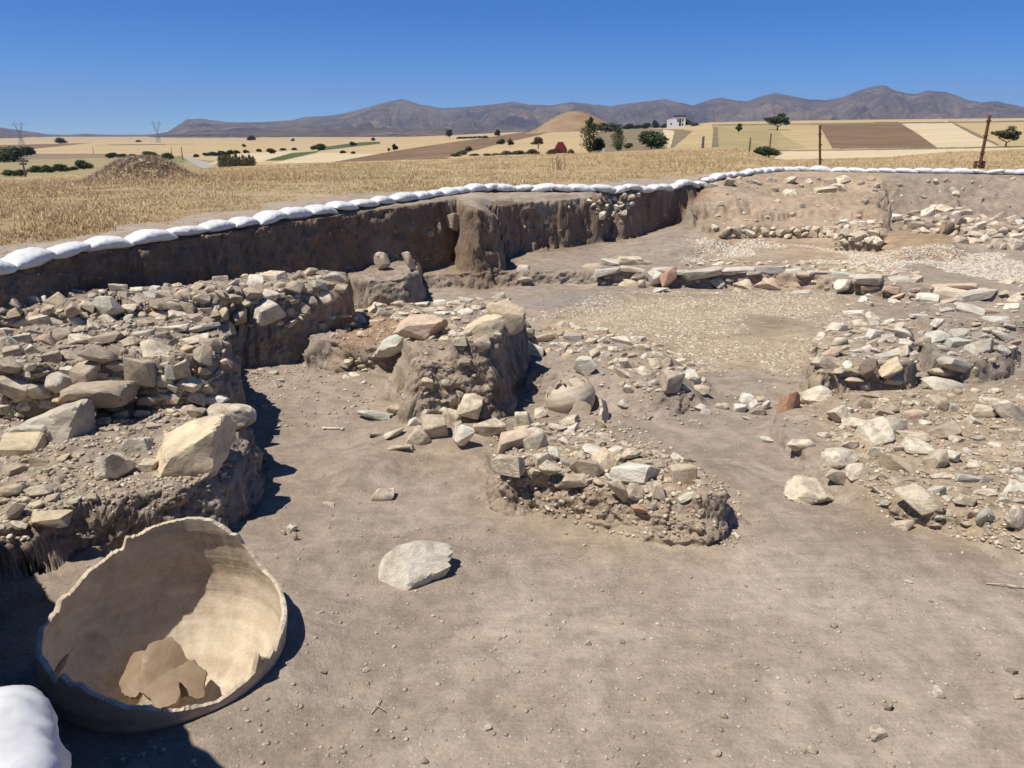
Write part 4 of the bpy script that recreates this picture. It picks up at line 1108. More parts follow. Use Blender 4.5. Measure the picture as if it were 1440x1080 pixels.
# ------------------------------------------------------------------ gravel and cobbles (too many to count)
RB = [rock_verts(ICO2, np.random.default_rng(900 + i), 'angular', 0.02)[0] for i in range(4)] + [rock_verts(ICO2, np.random.default_rng(920 + i), 'block', 0.02)[0] for i in range(4)]
RB_F = ICO2[1]
def scatter(name, pts, sizes, flat, material, embed=0.3):
    Vs = []; Fs = []; n0 = 0; nv = len(RB[0])
    for i, (p, s_) in enumerate(zip(pts, sizes)):
        b = RB[i % 8]
        a = rng.uniform(0, 2 * PI); ca, sa = math.cos(a), math.sin(a)
        q = b * np.array([s_, s_ * rng.uniform(.7, 1.0), s_ * flat * rng.uniform(.7, 1.3)])
        q = np.stack([q[:, 0] * ca - q[:, 1] * sa, q[:, 0] * sa + q[:, 1] * ca, q[:, 2]], 1)
        q[:, 2] += q[:, 0] * rng.normal(0, 0.2)
        q += np.array([p[0], p[1], p[2] + s_ * flat * (0.5 - embed)])
        Vs.append(q); Fs.append(RB_F + n0); n0 += nv
    me = np_mesh(name, np.concatenate(Vs), np.concatenate(Fs), material, False)
    # every pebble keeps a tone of its own
    ca_ = me.color_attributes.new('tone', 'FLOAT_COLOR', 'POINT')
    tn = np.repeat(rng.uniform(0.0, 1.0, len(Vs)), nv)
    ca_.data.foreach_set('color', np.stack([tn, tn, tn, np.ones_like(tn)], 1).astype(np.float32).ravel())
    return tag(link(name, me), kind='stuff')
def pebble_mat(name, cols):
    m, t, b = mat(name, 0.95)
    at = N(t, 'ShaderNodeAttribute', attribute_name='tone')
    c = ramp(t, at.outputs['Fac'], [(i / (len(cols) - 1), q) for i, q in enumerate(cols)])
    c = mix(t, 0.7, c, ramp(t, noise(t, coords(t), 30, 5, 0.7), [(0.35, (0.75, 0.72, 0.68)), (0.6, (1.05, 1.05, 1.05))]), 'MULTIPLY')
    t.links.new(c, b.inputs['Base Color'])
    return m
def plan_points(poly, z, n, thin=None):
    q = pp(poly, z); xs = [a[0] for a in q]; ys = [a[1] for a in q]
    out = []
    X_ = rng.uniform(min(xs), max(xs), n * 3); Y_ = rng.uniform(min(ys), max(ys), n * 3)
    k = sdf(q, X_, Y_) < 0.5 * fbm(X_, Y_, 1.3, 4, 58, 0.6) + rng.normal(0, 0.12, n * 3)
    if thin is not None: k &= fbm(X_, Y_, thin[0], 3, 55) > thin[1] * rng.uniform(0.0, 2.0, n * 3) - 0.2
    X_, Y_ = X_[k][:n], Y_[k][:n]
    return [(a, b, ground_z(a, b)) for a, b in zip(X_, Y_)]
MP1 = pebble_mat('cobble_stone', [(0.33, 0.275, 0.205), (0.46, 0.40, 0.305), (0.58, 0.51, 0.395), (0.38, 0.315, 0.235), (0.66, 0.60, 0.48), (0.31, 0.255, 0.195)])
MP2 = pebble_mat('chalk_gravel', [(0.44, 0.38, 0.30), (0.58, 0.52, 0.43), (0.66, 0.61, 0.52), (0.50, 0.43, 0.34)])
MP3 = pebble_mat('soil_clods', [(0.30, 0.25, 0.19), (0.40, 0.34, 0.265), (0.27, 0.22, 0.17), (0.50, 0.44, 0.35), (0.34, 0.285, 0.22), (0.60, 0.54, 0.44)])
p1 = plan_points([(735, 452), (800, 432), (880, 410), (1000, 408), (1190, 412), (1180, 450), (1150, 500), (1120, 526), (1000, 524), (960, 500), (860, 462), (800, 455)], 0, 8500, (0.9, -0.02))
bcx, bcy = P(1090, 456, 0)
p1 = [p for p in p1 if math.hypot((p[0] - bcx) / 0.62, (p[1] - bcy) / 0.62) > random.uniform(0.6, 1.25)]
scatter('cobbled_floor', p1, 0.02 + 0.065 * rng.random(len(p1)) ** 2.2, 0.45, MP1, 0.72)
p2 = plan_points([(985, 350), (1100, 342), (1190, 348), (1260, 356), (1440, 352), (1500, 352), (1500, 392), (1440, 390), (1300, 382), (1180, 366), (1080, 360), (960, 366)], 0.35, 9500, (0.6, 0.02))
scatter('gravel', p2, 0.03 + 0.06 * rng.random(len(p2)) ** 1.8, 0.45, MP2, 0.7)
p2b = plan_points([(960, 345), (1060, 336), (1110, 344), (1000, 352)], 0.35, 500)
scatter('gravel', p2b, rng.uniform(0.04, 0.10, len(p2b)), 0.45, MP2, 0.5)
def view_points(n, y0, y1, poly=None):
    out = []
    while len(out) < n:
        px, py = random.uniform(0, 1440), random.uniform(y0, y1)
        if poly is not None and not inpoly1(poly, px, py): continue
        h, nr = cast(px, py)
        if h is None or nr.z < 0.62: continue
        if math.hypot(h.x - JC[0], h.y - JC[1]) < 0.70: continue
        out.append((h.x, h.y, h.z))
    return out
p3 = view_points(7500, 500, 1080)
scatter('small_pebbles', p3, 0.0045 + 0.030 * rng.random(len(p3)) ** 9.0, 0.5, MP3, 0.32)
p4 = view_points(5000, 300, 600)
scatter('small_pebbles', p4, 0.012 + 0.045 * rng.random(len(p4)) ** 4, 0.55, MP3, 0.25)
p5 = view_points(4500, 0, 760, [(0, 380), (480, 380), (560, 440), (730, 420), (730, 480), (560, 480), (330, 600), (320, 700), (200, 720), (60, 800), (0, 800)]) + \
    view_points(1800, 580, 790, [(690, 590), (900, 600), (1040, 690), (1040, 770), (840, 750), (690, 700)]) + \
    view_points(3000, 450, 800, [(1130, 560), (1140, 450), (1440, 440), (1440, 780), (1250, 735)])
scatter('rubble_chips', p5, 0.009 + 0.042 * rng.random(len(p5)) ** 2.8, 0.6, pebble_mat('rubble_chip', [(0.30, 0.25, 0.19), (0.42, 0.355, 0.27), (0.60, 0.52, 0.41), (0.34, 0.285, 0.215), (0.70, 0.63, 0.51)]), 0.25)

# ------------------------------------------------------------------ sandbags
def bag_mesh(seed, L=0.66, W=0.37, Hh=0.20):
    r = np.random.default_rng(seed)
    nu, nv_ = 40, 28
    u = np.linspace(-1, 1, nu)[:, None]; v = np.linspace(0, 2 * PI, nv_, endpoint=False)[None, :]
    pr = np.clip(1 - np.abs(u) ** 2.4, 0, 1) ** 0.62
    wv = (0.66 + 0.34 * pr)
    hv = 0.06 + 0.94 * pr
    cs, sn = np.cos(v), np.sin(v)
    e = 0.75
    yy = W / 2 * wv * np.sign(cs) * np.abs(cs) ** e
    zz = Hh / 2 * hv * np.sign(sn) * np.abs(sn) ** (e + 0.15)
    zz = np.where(zz < 0, zz * 0.7, zz)
    xx = L / 2 * u * (1 + 0.035 * np.abs(cs) ** 4) + 0 * v
    o = r.uniform(0, 99)
    f1 = fbm3(xx * 1 + o, yy, zz, 7, 3, 3, 0.6)
    wr = (0.5 - 2 * np.abs(fbm3(xx * 1.6 + o, yy * 0.9, zz, 9, 2, 8))) * (0.4 + np.abs(u))
    k = 1 + 0.16 * f1
    yy = yy * k; zz = zz * (k + 0.12 * wr)
    zz = zz + 0.03 * r.normal() * u + 0.05 * r.normal() * u ** 2 * 0.5
    Vb = np.stack([xx, yy, zz], -1).reshape(-1, 3)
    Fb = grid_faces(nu, nv_, True)
    c0 = len(Vb)
    Vb = np.concatenate([Vb, [[-L / 2 - 0.004, 0, 0]], [[L / 2 + 0.004, 0, 0]]])
    me = bpy.data.meshes.new('sandbag')
    fs = Fb.tolist()
    for j in range(nv_):
        fs.append([c0, (j + 1) % nv_, j]); b0 = (nu - 1) * nv_; fs.append([c0 + 1, b0 + j, b0 + (j + 1) % nv_])
    me.from_pydata(Vb.tolist(), [], fs); me.update()
    for p in me.polygons: p.use_smooth = True
    return me
def bag_material():
    m, t, b = mat('woven_white_plastic', 0.55)
    b.inputs['Specular IOR Level'].default_value = 0.4
    v = coords(t, True)
    f = noise(t, v, 5, 6, 0.7)
    c = ramp(t, f, [(0.3, (0.52, 0.52, 0.51)), (0.5, (0.64, 0.65, 0.655)), (0.7, (0.70, 0.71, 0.72))])
    d_ = noise(t, v, 3.5, 8, 0.7, 0.4)
    c = mix(t, ramp(t, d_, [(0.52, (0, 0, 0)), (0.70, (0.35, 0.35, 0.35))]), c, (0.48, 0.42, 0.34))
    t.links.new(c, b.inputs['Base Color'])
    wv = N(t, 'ShaderNodeTexWave'); wv.inputs['Scale'].default_value = 2.2; wv.inputs['Distortion'].default_value = 9; wv.inputs['Detail'].default_value = 4; wv.inputs['Detail Scale'].default_value = 1.6
    t.links.new(v, wv.inputs['Vector'])
    bump(t, b, [(wv.outputs['Fac'], 0.0, 0.03), (noise(t, v, 2.2, 3, 0.5, 0.2), 0.5, 0.07), (noise(t, v, 60, 2, 0.5), 0.15, 0.003)])
    return m
M_BAG = bag_material()
BAGS = [bag_mesh(40 + i) for i in range(8)]
for b_ in BAGS: b_.materials.append(M_BAG)
ORD = ['first', 'second', 'third', 'fourth', 'fifth', 'sixth', 'seventh', 'eighth', 'ninth', 'tenth', 'eleventh', 'twelfth', 'thirteenth', 'fourteenth', 'fifteenth', 'sixteenth', 'seventeenth',
       'eighteenth', 'nineteenth', 'twentieth'] + ['twenty-' + q for q in ('first', 'second', 'third', 'fourth', 'fifth', 'sixth', 'seventh', 'eighth', 'ninth')] + ['thirtieth'] + ['thirty-' + q for q in ('first', 'second', 'third', 'fourth', 'fifth', 'sixth', 'seventh', 'eighth', 'ninth')] + ['fortieth']
def bag(loc, rz, pitch=0.0, roll=0.0, sc_=1.0, label=None, group='sandbags along the edge of the dig', i=None):
    o = bpy.data.objects.new('sandbag', random.choice(BAGS)); COL.objects.link(o)
    o.location = loc; o.rotation_euler = (roll, pitch, rz + (PI if random.random() < .5 else 0)); o.scale = (sc_, sc_ * random.uniform(.92, 1.1), sc_ * random.uniform(.9, 1.15))
    tag(o, label, 'sandbag', group)
    return o
BP = [P(*q) for q in BAG_PX]
# resample the line
seg = [0]
for a, b in zip(BP, BP[1:]): seg.append(seg[-1] + math.dist(a, b))
def along(s_):
    return np.array([np.interp(s_, seg, [p[0] for p in BP]), np.interp(s_, seg, [p[1] for p in BP])])
s_ = 0.1; cnt = {'a': 0, 'b': 0, 'c': 0}
while s_ < seg[-1] - 0.3:
    L = 0.60 * random.uniform(0.88, 1.1)
    pxq = proj(*along(s_), 1.6)[0]
    if pxq > 1140: L *= random.uniform(0.95, 1.1)
    a = along(s_); b = along(s_ + L); c_ = (a + b) / 2
    gz = ground_z(c_[0], c_[1]); za = ground_z(a[0], a[1]); zb_ = ground_z(b[0], b[1])
    px_ = proj(c_[0], c_[1], gz)[0]
    rz = math.atan2(b[1] - a[1], b[0] - a[0])
    if px_ < 655: key, txt = 'a', 'white sandbag in the row on the dark section, {} from the left picture edge'
    elif px_ < 1155: key, txt = 'b', 'white sandbag on the far section edge, {} beyond the projecting earth corner'
    else: key, txt = 'c', 'white sandbag along the back edge, {} right of the upright rusty post'
    if px_ > -25 and px_ < 1470:
        n_ = cnt[key]; cnt[key] += 1
        lab = txt.format(ORD[min(n_, 39)])
        bag((c_[0], c_[1], gz + 0.06), rz + random.gauss(0, 0.06), -math.atan2(zb_ - za, L) * 0.6 + random.gauss(0.05, 0.03), random.gauss(0, 0.08), L / 0.60, lab)
    s_ += L * (1.0 if pxq < 650 else 0.90)
# the pile of bags on the bank beside the photographer
nb = link('sandbag', bag_mesh(77, .64, .47, .34), M_BAG, None, (*P(-34, 1092, 1.10), 1.10))
nb.rotation_euler = (0.05, 0.05, 2.2)
tag(nb, 'large white sandbag close up at the bottom left picture corner', 'sandbag')
for i, (x, y, z, r_) in enumerate([(-2.15, 1.45, 1.2, 1.1), (-2.42, 2.0, 1.3, .9)]):
    bag((x, y, ground_z(x, y) + 0.07), r_, 0, 0, 1.0, 'white sandbag on the bank behind the corner bag, {} outside the picture'.format(ORD[i]), 'sandbags on the near bank')
for i in range(7):
    t_ = i / 6
    x = -2.38 - 2.15 * t_; y = 2.34 + 1.88 * t_
    for lv in range(2 if i in (0, 1, 4, 5) else 1):
        bag((x + .05 * lv, y, ground_z(x, y) + 0.07 + 0.16 * lv), 2.42 + random.gauss(0, .15), 0, 0, 1.0, ('lower' if lv == 0 else 'upper') + ' white sandbag on the bank left of the jar, {} outside the picture'.format(ORD[i]), 'sandbags on the near bank')

# ------------------------------------------------------------------ pottery
def clay(name, c1, c2, c3):
    m, t, b = mat(name, 0.85)
    v = coords(t, True)
    mp = N(t, 'ShaderNodeMapping'); mp.inputs['Scale'].default_value = (0.9, 0.9, 9)
    t.links.new(v, mp.inputs[0])
    f = noise(t, mp.outputs[0], 1.0, 6, 0.6, 0.25)
    c = ramp(t, f, [(0.32, c1), (0.5, c2), (0.68, c3)])
    f2 = noise(t, v, 5, 7, 0.7)
    c = mix(t, 0.8, c, ramp(t, f2, [(0.35, (0.80, 0.78, 0.75)), (0.62, (1.1, 1.1, 1.1))]), 'MULTIPLY')
    f4 = noise(t, v, 2.6, 9, 0.75, 0.5)
    c = mix(t, ramp(t, f4, [(0.50, (0, 0, 0)), (0.66, (0.75, 0.75, 0.75))]), c, (0.34, 0.275, 0.205))
    f5 = noise(t, v, 3.4, 8, 0.7, 0.8)
    c = mix(t, ramp(t, f5, [(0.56, (0, 0, 0)), (0.64, (0.5, 0.5, 0.5))]), c, (0.64, 0.585, 0.49))
    t.links.new(c, b.inputs['Base Color'])
    mp2 = N(t, 'ShaderNodeMapping'); mp2.inputs['Scale'].default_value = (0.6, 0.6, 30)
    t.links.new(v, mp2.inputs[0])
    bump(t, b, [(noise(t, mp2.outputs[0], 1.6, 5, 0.6), 0.2, 0.012), (noise(t, v, 5, 8, 0.7), 0.4, 0.03), (noise(t, v, 26, 8, 0.75), 0.35, 0.01)])
    return m
M_CLAY = clay('fired_clay', (0.50, 0.41, 0.31), (0.56, 0.475, 0.365), (0.61, 0.53, 0.415))
M_CLAY2 = clay('pale_clay', (0.46, 0.38, 0.29), (0.52, 0.44, 0.34), (0.58, 0.50, 0.39))

def vessel(name, prof, hfun, material, thick=0.03, nth=520, nh=56, seed=1, jag=0.024):
    pr = np.array(prof)           # (r, z) from the bottom centre up
    ln = np.concatenate([[0], np.cumsum(np.hypot(*np.diff(pr, axis=0).T))])
    sz = np.interp(np.linspace(0, 1, 400), ln / ln[-1], pr[:, 1]); sr = np.interp(np.linspace(0, 1, 400), ln / ln[-1], pr[:, 0])
    th = np.linspace(0, 2 * PI, nth, endpoint=False)
    hh = hfun(th)
    rj_ = np.random.default_rng(seed); ka = np.sort(rj_.uniform(0, 2 * PI, 46)); kv = rj_.normal(0, jag, 46) * rj_.choice([0.4, 1, 1.7], 46)
    nz = np.interp(th, np.concatenate([ka - 2 * PI, ka, ka + 2 * PI]), np.tile(kv, 3)) + 0.3 * jag * fbm(np.cos(th) * 40, np.sin(th) * 40, 1.5, 3, seed, 0.65)
    hh = hh + nz
    smax = np.interp(hh, sz, np.linspace(0, 1, 400))
    ss = np.linspace(0.02, 1, nh)[:, None] * smax[None, :]
    r = np.interp(ss, np.linspace(0, 1, 400), sr); z = np.interp(ss, np.linspace(0, 1, 400), sz)
    # slightly out of true, with throwing ridges
    r = r * (1 + 0.012 * np.sin(2 * th + 1) + 0.006 * fbm(np.cos(th) * 3, np.sin(th) * 3, 1.0, 2, seed)[None, :]) + 0.0012 * np.sin(z * 85 + 0.8 * np.sin(th)) + 0.003 * np.sin(z * 31)
    to = r + 0 * z
    ti = r - thick * (0.9 + 0.25 * fbm(np.cos(th) * 8, np.sin(th) * 8, 1.0, 2, seed + 3)[None, :])
    c, s2 = np.cos(th)[None, :], np.sin(th)[None, :]
    rj = 0.010 * fbm(np.cos(th) * 30, np.sin(th) * 30, 1.0, 3, seed + 5)
    outer = np.stack([to * c, to * s2, z], -1)
    inner = np.stack([ti * c, ti * s2, z + 0.5 * thick * (1 - np.linspace(0, 1, nh))[:, None]], -1)
    inner[-1, :, 2] += rj
    mid = (outer[-1] + inner[-1]) / 2; mid[:, 2] += 0.006 + rj * 0.7
    G_ = np.concatenate([outer, mid[None], inner[::-1]])
    n_ = G_.shape[0]
    Vv = G_.reshape(-1, 3); Fv = grid_faces(n_, nth, True).tolist()
    c0 = len(Vv); Vv = np.concatenate([Vv, [[0, 0, sz[0]]], [[0, 0, sz[0] + thick]]])
    for j in range(nth):
        Fv.append([c0, (j + 1) % nth, j]); b0 = (n_ - 1) * nth; Fv.append([c0 + 1, b0 + j, b0 + (j + 1) % nth])
    me = bpy.data.meshes.new(name); me.from_pydata(Vv.tolist(), [], Fv); me.update()
    for p in me.polygons: p.use_smooth = True
    me.set_sharp_from_angle(angle=math.radians(40))
    me.materials.append(material)
    return me
M_CLAY_SHADE = clay('shade_tinted_clay', (0.20, 0.145, 0.10), (0.28, 0.21, 0.145), (0.36, 0.28, 0.20))  # clay darkened in colour so the sherds inside the jar look shaded
JPROF = [(0, -.50), (.12, -.495), (.24, -.45), (.54 * .64, -.35), (.74 * .64, -.19), (.89 * .64, -.04), (.97 * .64, .09), (.64, .2), (.988 * .64, .32), (.958 * .64, .45), (.912 * .64, .60), (.864 * .64, .78), (.816 * .64, .95)]
JPROF = [(r_ * 1.03, z_) for r_, z_ in JPROF]
JH = [(0, .25), (.5, .31), (.85, .38), (1.08, .50), (1.28, .62), (1.6, .67), (1.9, .66), (2.1, .64), (2.3, .59), (2.45, .575), (2.6, .49), (2.9, .42), (3.2, .355), (3.6, .35), (4.1, .375), (4.4, .355), (4.65, .30), (4.9, .245),
      (5.2, .19), (5.5, .165), (5.8, .165), (6.05, .20), (6.2832, .25)]
def jar_h(th):
    t1 = np.array([q[0] for q in JH]); h1 = np.array([q[1] for q in JH])
    q = np.linspace(-0.05, 0.05, 7)
    return sum(np.interp((th + a_) % (2 * PI), t1, h1) for a_ in q) / 7
jar = link('storage_jar', vessel('storage_jar', JPROF, jar_h, M_CLAY, 0.034, seed=4), None, None, (JC[0], JC[1], 0))
tag(jar, 'huge broken clay storage jar open to the sky at the bottom left', 'storage jar')

def sherd_mesh(seed, size, curv, thick=0.03, n=14, elong=1.0):
    r = np.random.default_rng(seed)
    na = 44
    ang = np.linspace(0, 2 * PI, na, endpoint=False)
    rad = np.full(na, 1.0)
    for k in range(6):
        a = r.uniform(0, 2 * PI); c = np.cos(ang - a); h = r.uniform(0.66, 0.92)
        rad = np.where(c > 0.1, np.minimum(rad, h / np.maximum(c, 0.1)), rad)
    rad = rad * (1 + r.normal(0, 0.03, na) + 0.06 * np.sin(ang * 5 + seed))
    rings = 8
    pts = []
    for s2 in (1, -1):
        for k in range(rings):
            f = (k + 1) / rings
            x = rad * f * np.cos(ang) * size * elong; y = rad * f * np.sin(ang) * size
            z = -(x ** 2) * curv * 0.5 - (y ** 2) * curv * 0.3 + s2 * thick / 2
            pts.append(np.stack([x, y, z], 1))
    V1 = np.concatenate(pts); Fs = []
    for s2 in range(2):
        o = s2 * rings * na
        for k in range(rings - 1):
            for j in range(na):
                q = [o + k * na + j, o + k * na + (j + 1) % na, o + (k + 1) * na + (j + 1) % na, o + (k + 1) * na + j]
                Fs.append(q[::-1] if s2 == 0 else q)
        Fs.append([o + j for j in range(na)][::(1 if s2 == 0 else -1)])
    for j in range(na):
        a = (rings - 1) * na + j; b = (rings - 1) * na + (j + 1) % na; Fs.append([a, b, b + rings * na, a + rings * na][::-1])
    me = bpy.data.meshes.new('pottery_sherd'); me.from_pydata(V1.tolist(), [], Fs); me.update()
    for p in me.polygons: p.use_smooth = True
    me.set_sharp_from_angle(angle=math.radians(35))
    return me
def sherd(px, py, z, size, rot, seed, label, curv=2.4, material=None, elong=1.0, group='sherds'):
    me = sherd_mesh(seed, size, curv, elong=elong); me.materials.append(material or M_CLAY)
    x, y = P(px, py, z)
    o = link('pottery_sherd', me, None, None, (x, y, z)); o.rotation_euler = rot
    return tag(o, label, 'pottery sherd', group)
G2 = 'sherds fallen inside the big jar'
sherd(232, 940, -0.06, 0.19, (0.75, 0.1, 0.5), 3, 'large curved sherd leaning upright inside the big jar', 3.4, material=M_CLAY_SHADE, group=G2)
sherd(190, 950, -0.1, 0.16, (0.5, -0.5, 0.1), 5, 'sherd lying in shade at the left inside the big jar', 3.0, material=M_CLAY_SHADE, group=G2)
sherd(264, 956, -0.07, 0.13, (0.6, 0.5, -0.5), 8, 'half lit sherd at the right of those inside the big jar', 1.8, material=M_CLAY_SHADE, group=G2)
sherd(230, 972, -0.05, 0.12, (0.30, 0.0, 0.2), 11, 'small flat sherd nearest the front rim inside the big jar', 1.5, material=M_CLAY_SHADE, group=G2)

# smaller broken pot half sunk in the bank
hb, _ = cast(815, 580)
P2 = [(0, -.02), (.12, 0.0), (.2, .06), (.262, .14), (.285, .22), (.28, .30), (.25, .37), (.20, .43), (.16, .47)]
def pot_h(th):
    return 0.40 + 0.035 * np.sin(3 * th + 0.6) + 0.02 * np.sin(7 * th) - 0.13 * np.exp(-((th - 2.7) / 0.5) ** 2) - 0.10 * np.exp(-((th - 0.2) / 0.35) ** 2)
pot = link('broken_pot', vessel('broken_pot', P2, pot_h, M_CLAY2, 0.018, 160, 36, seed=9, jag=0.02), None, None, (hb.x - 0.02, hb.y + 0.16, hb.z - 0.12))
pot.rotation_euler = (-0.15, -0.30, 0.0)
tag(pot, 'pale broken pot half sunk in the stony bank', 'pot')
G3 = 'sherds around the broken pot'
sherd(816, 578, hb.z + 0.06, 0.13, (1.25, 0.1, 0.1), 21, 'pale triangular sherd propped against the front of the broken pot', 1.2, M_CLAY2, group=G3)
sherd(852, 578, hb.z + 0.10, 0.17, (1.3, 0.1, 1.25), 23, 'thin curved sherd standing on edge right of the broken pot', 2.2, M_CLAY2, group=G3)
sherd(812, 538, hb.z + 0.24, 0.10, (0.35, 0.1, 0.3), 25, 'flat pale sherd lying across the top of the broken pot', 1.4, M_CLAY2, group=G3)

# ------------------------------------------------------------------ dry grass, twigs
def grass_mat():
    m, t, b = mat('dry_grass_blades', 0.9)
    at = N(t, 'ShaderNodeAttribute', attribute_name='tone')
    c = ramp(t, at.outputs['Fac'], [(0, (0.50, 0.36, 0.19)), (0.35, (0.57, 0.43, 0.245)), (0.7, (0.66, 0.52, 0.31)), (0.93, (0.74, 0.61, 0.40)), (1, (0.36, 0.29, 0.15))])
    t.links.new(c, b.inputs['Base Color'])
    return m
def blades(name, pts, hts, per, material, spread=0.10, wdt=0.010):
    n = len(pts) * per
    base = np.repeat(np.array(pts), per, 0) + np.concatenate([rng.normal(0, spread, (n, 2)), np.zeros((n, 1))], 1)
    h = np.repeat(np.array(hts), per) * rng.uniform(0.5, 1.2, n)
    a = rng.uniform(0, 2 * PI, n); lean = rng.normal(0, 0.7, (n, 2)) * h[:, None]
    wd_ = wdt * rng.uniform(0.6, 1.5, n)
    dx = np.stack([np.cos(a) * wd_, np.sin(a) * wd_, 0 * a], 1)
    top = base + np.concatenate([lean, h[:, None]], 1)
    base[:, 2] -= 0.03
    Vg = np.stack([base - dx, base + dx, top], 1).reshape(-1, 3)
    Fg = np.arange(n * 3).reshape(-1, 3)
    me = np_mesh(name, Vg, Fg, material, False)
    ca_ = me.color_attributes.new('tone', 'FLOAT_COLOR', 'POINT')
    patch = np.repeat(fbm(base[:, 0], base[:, 1], 0.25, 3, 91), 3) * 0.9
    tn = np.clip(np.repeat(rng.uniform(0.05, 0.95, n), 3) + patch, 0, 1)
    ca_.data.foreach_set('color', np.stack([tn, tn, tn, np.ones_like(tn)], 1).astype(np.float32).ravel())
    return tag(link(name, me), kind='stuff')
M_GR = grass_mat()
n = 95000
ga = rng.uniform(-half - 0.05, half + 0.05, n); gr = np.exp(rng.uniform(math.log(7.5), math.log(59), n))
gx, gy = gr * np.sin(ga), gr * np.cos(ga)
dq = sdf(PIT, gx, gy)
pw = np.interp(gy, [6, 9, 13, 17, 24], [0.9, 1.0, 1.7, 2.6, 1.2])
den = fbm(gx, gy, 0.7, 4, 95)
k = (dq > pw + 0.1 + 0.9 * fbm(gx, gy, 1.2, 3, 61)) & (den > -0.38 + rng.uniform(0, 0.3, n)) & (gy > 5)
gx, gy, gr = gx[k], gy[k], gr[k]
gz = H(gx, gy)
hts = 0.03 + 0.05 * rng.random(len(gx)) + 0.07 * np.clip(fbm(gx, gy, 0.4, 3, 96) * 2, 0, 1)
hts = hts * np.clip(gr / 26, 0.35, 1.4)
blades('dry_grass', np.stack([gx, gy, gz], 1), hts, 4, M_GR, 0.12, 0.012)
# tufts fringing the path and on the spoil heap
hx, hy = P(182, 263, 1.22)
M_GR2 = M_GR.copy(); M_GR2.name = 'heap_weed_stalks'
for e_, c_ in zip([q for q in M_GR2.node_tree.nodes if q.type == 'VALTORGB'][0].color_ramp.elements, [(.38, .30, .21), (.48, .38, .26), (.56, .45, .29), (.62, .49, .31), (.66, .52, .33)]): e_.color = (*c_, 1)
n = 3200
tx = hx + rng.normal(0, 1.2, n); ty = hy + 0.9 + rng.normal(0, 0.9, n)
blades('heap_weeds', np.stack([tx, ty, H(tx, ty)], 1), np.full(n, 0.11), 4, M_GR2, 0.08, 0.014)
# stones on the spoil heap
wsp = wall('spoil_heap_stones', 180, 236, 'pale stones on the crest of the grassy spoil heap', 'stone pile')
fill(wsp, [(160, 226), (190, 222), (205, 226), (190, 233), (162, 234)], 16, 5, 12, 'right', pack=0.5)
fill(wsp, [(120, 232), (230, 228), (250, 250), (120, 255)], 30, 3, 7, 'left', pack=1.2)
def dry_weed(px, py, h, label, n_=9, spread=0.25):
    hit, _ = cast(px, py)
    if hit is None: return
    mb = MB()
    for i in range(n_):
        bx_, by_ = random.gauss(0, spread), random.gauss(0, spread * .5)
        q = Vector((bx_, by_, 0)); tip = q + Vector((random.gauss(0, .12), random.gauss(0, .1), h * random.uniform(.6, 1.1)))
        mb.bar(q, tip, 0.012, 0.005, 4)
        for k in range(4):
            f = random.uniform(.4, 1); c = q.lerp(tip, f)
            mb.bar(c, c + Vector((random.gauss(0, .09), random.gauss(0, .05), random.uniform(.03, .12))), 0.007, 0.003, 3)
    tag(mb.build('dry_weed', simple('dry_stalk', (0.16, 0.11, 0.07), (0.25, 0.18, 0.11), 8), None, False, hit - Vector((0, 0, .03))), label, 'weed')
dry_weed(785, 239, 0.55, 'clump of dark dry stalks in the grass beyond the section')
def twig(px, py, pts, r, label):
    h, _ = cast(px, py); mb = MB()
    for a, b in zip(pts, pts[1:]): mb.bar(a, b, r, r * .9, 6)
    if len(pts) > 2: mb.bar(pts[1], (pts[1][0] + .05, pts[1][1] - .05, pts[1][2] + .01), r * .8, r * .5, 5)
    tag(mb.build('twig', simple('dry_twig', (0.45, 0.38, 0.27), (0.58, 0.5, 0.38), 30), None, True, h + Vector((0, 0, .012))), label, 'twig')
twig(1415, 826, [(-.12, .03, 0), (.0, 0, .01), (.09, -.02, .005), (.17, -.012, .0)], 0.005, 'thin pale twig on the bare floor near the right edge')
twig(530, 995, [(-.02, -.06, 0), (.0, 0, .006), (.01, .06, .0)], 0.004, 'short dark twig on the floor right of the jar')

# ------------------------------------------------------------------ posts
M_RUST = simple('rusty_steel', (0.10, 0.05, 0.03), (0.19, 0.10, 0.06), 14, 0.8, 0.3, True)
def rust_post(px0, py0, z0, px1, py1, label, bracket=False, r=0.035):
    x, y = P(px0, py0, z0); z0 = ground_z(x, y)
    x, y = P(px0, py0, z0)
    a, b, c = ray(px1, py1); t_ = y / float(b)
    top = Vector((float(a) * t_, y, CAM_H + float(c) * t_))
    e = empty('metal_post', (x, y, z0), label=label, cat='post', group='rusty posts at the back edge')
    mb = MB(); mb.bar((0, 0, -0.2), top - Vector((x, y, z0)), r, r * .9, 10); mb.build('pole', M_RUST, e)
    tv = (top - Vector((x, y, z0)))
    for f in ((.22, .56, .8) if not bracket else (.3, .62, .9)):
        mb = MB(); c_ = tv * f; mb.bar(c_ - tv.normalized() * .02, c_ + tv.normalized() * .02, r * 1.5, r * 1.5, 10)
        mb.build('clamp', M_RUST, e)
    if bracket:
        mb = MB(); mb.box((-.02, 0, .10), (.36, .16, .05)); mb.box((-.17, 0, .14), (.05, .14, .28)); mb.box((.13, 0, .14), (.05, .14, .28)); mb.box((-.02, 0, 0.24), (.3, .05, .05))
        mb.build('bracket', M_RUST, e)
rust_post(1154, 238, 1.65, 1153, 176, 'upright thin rusty post behind the far sandbags', r=.045)
rust_post(1377, 237, 1.65, 1392, 162, 'leaning rusty post with a bracket at its foot, far right', True, .06)

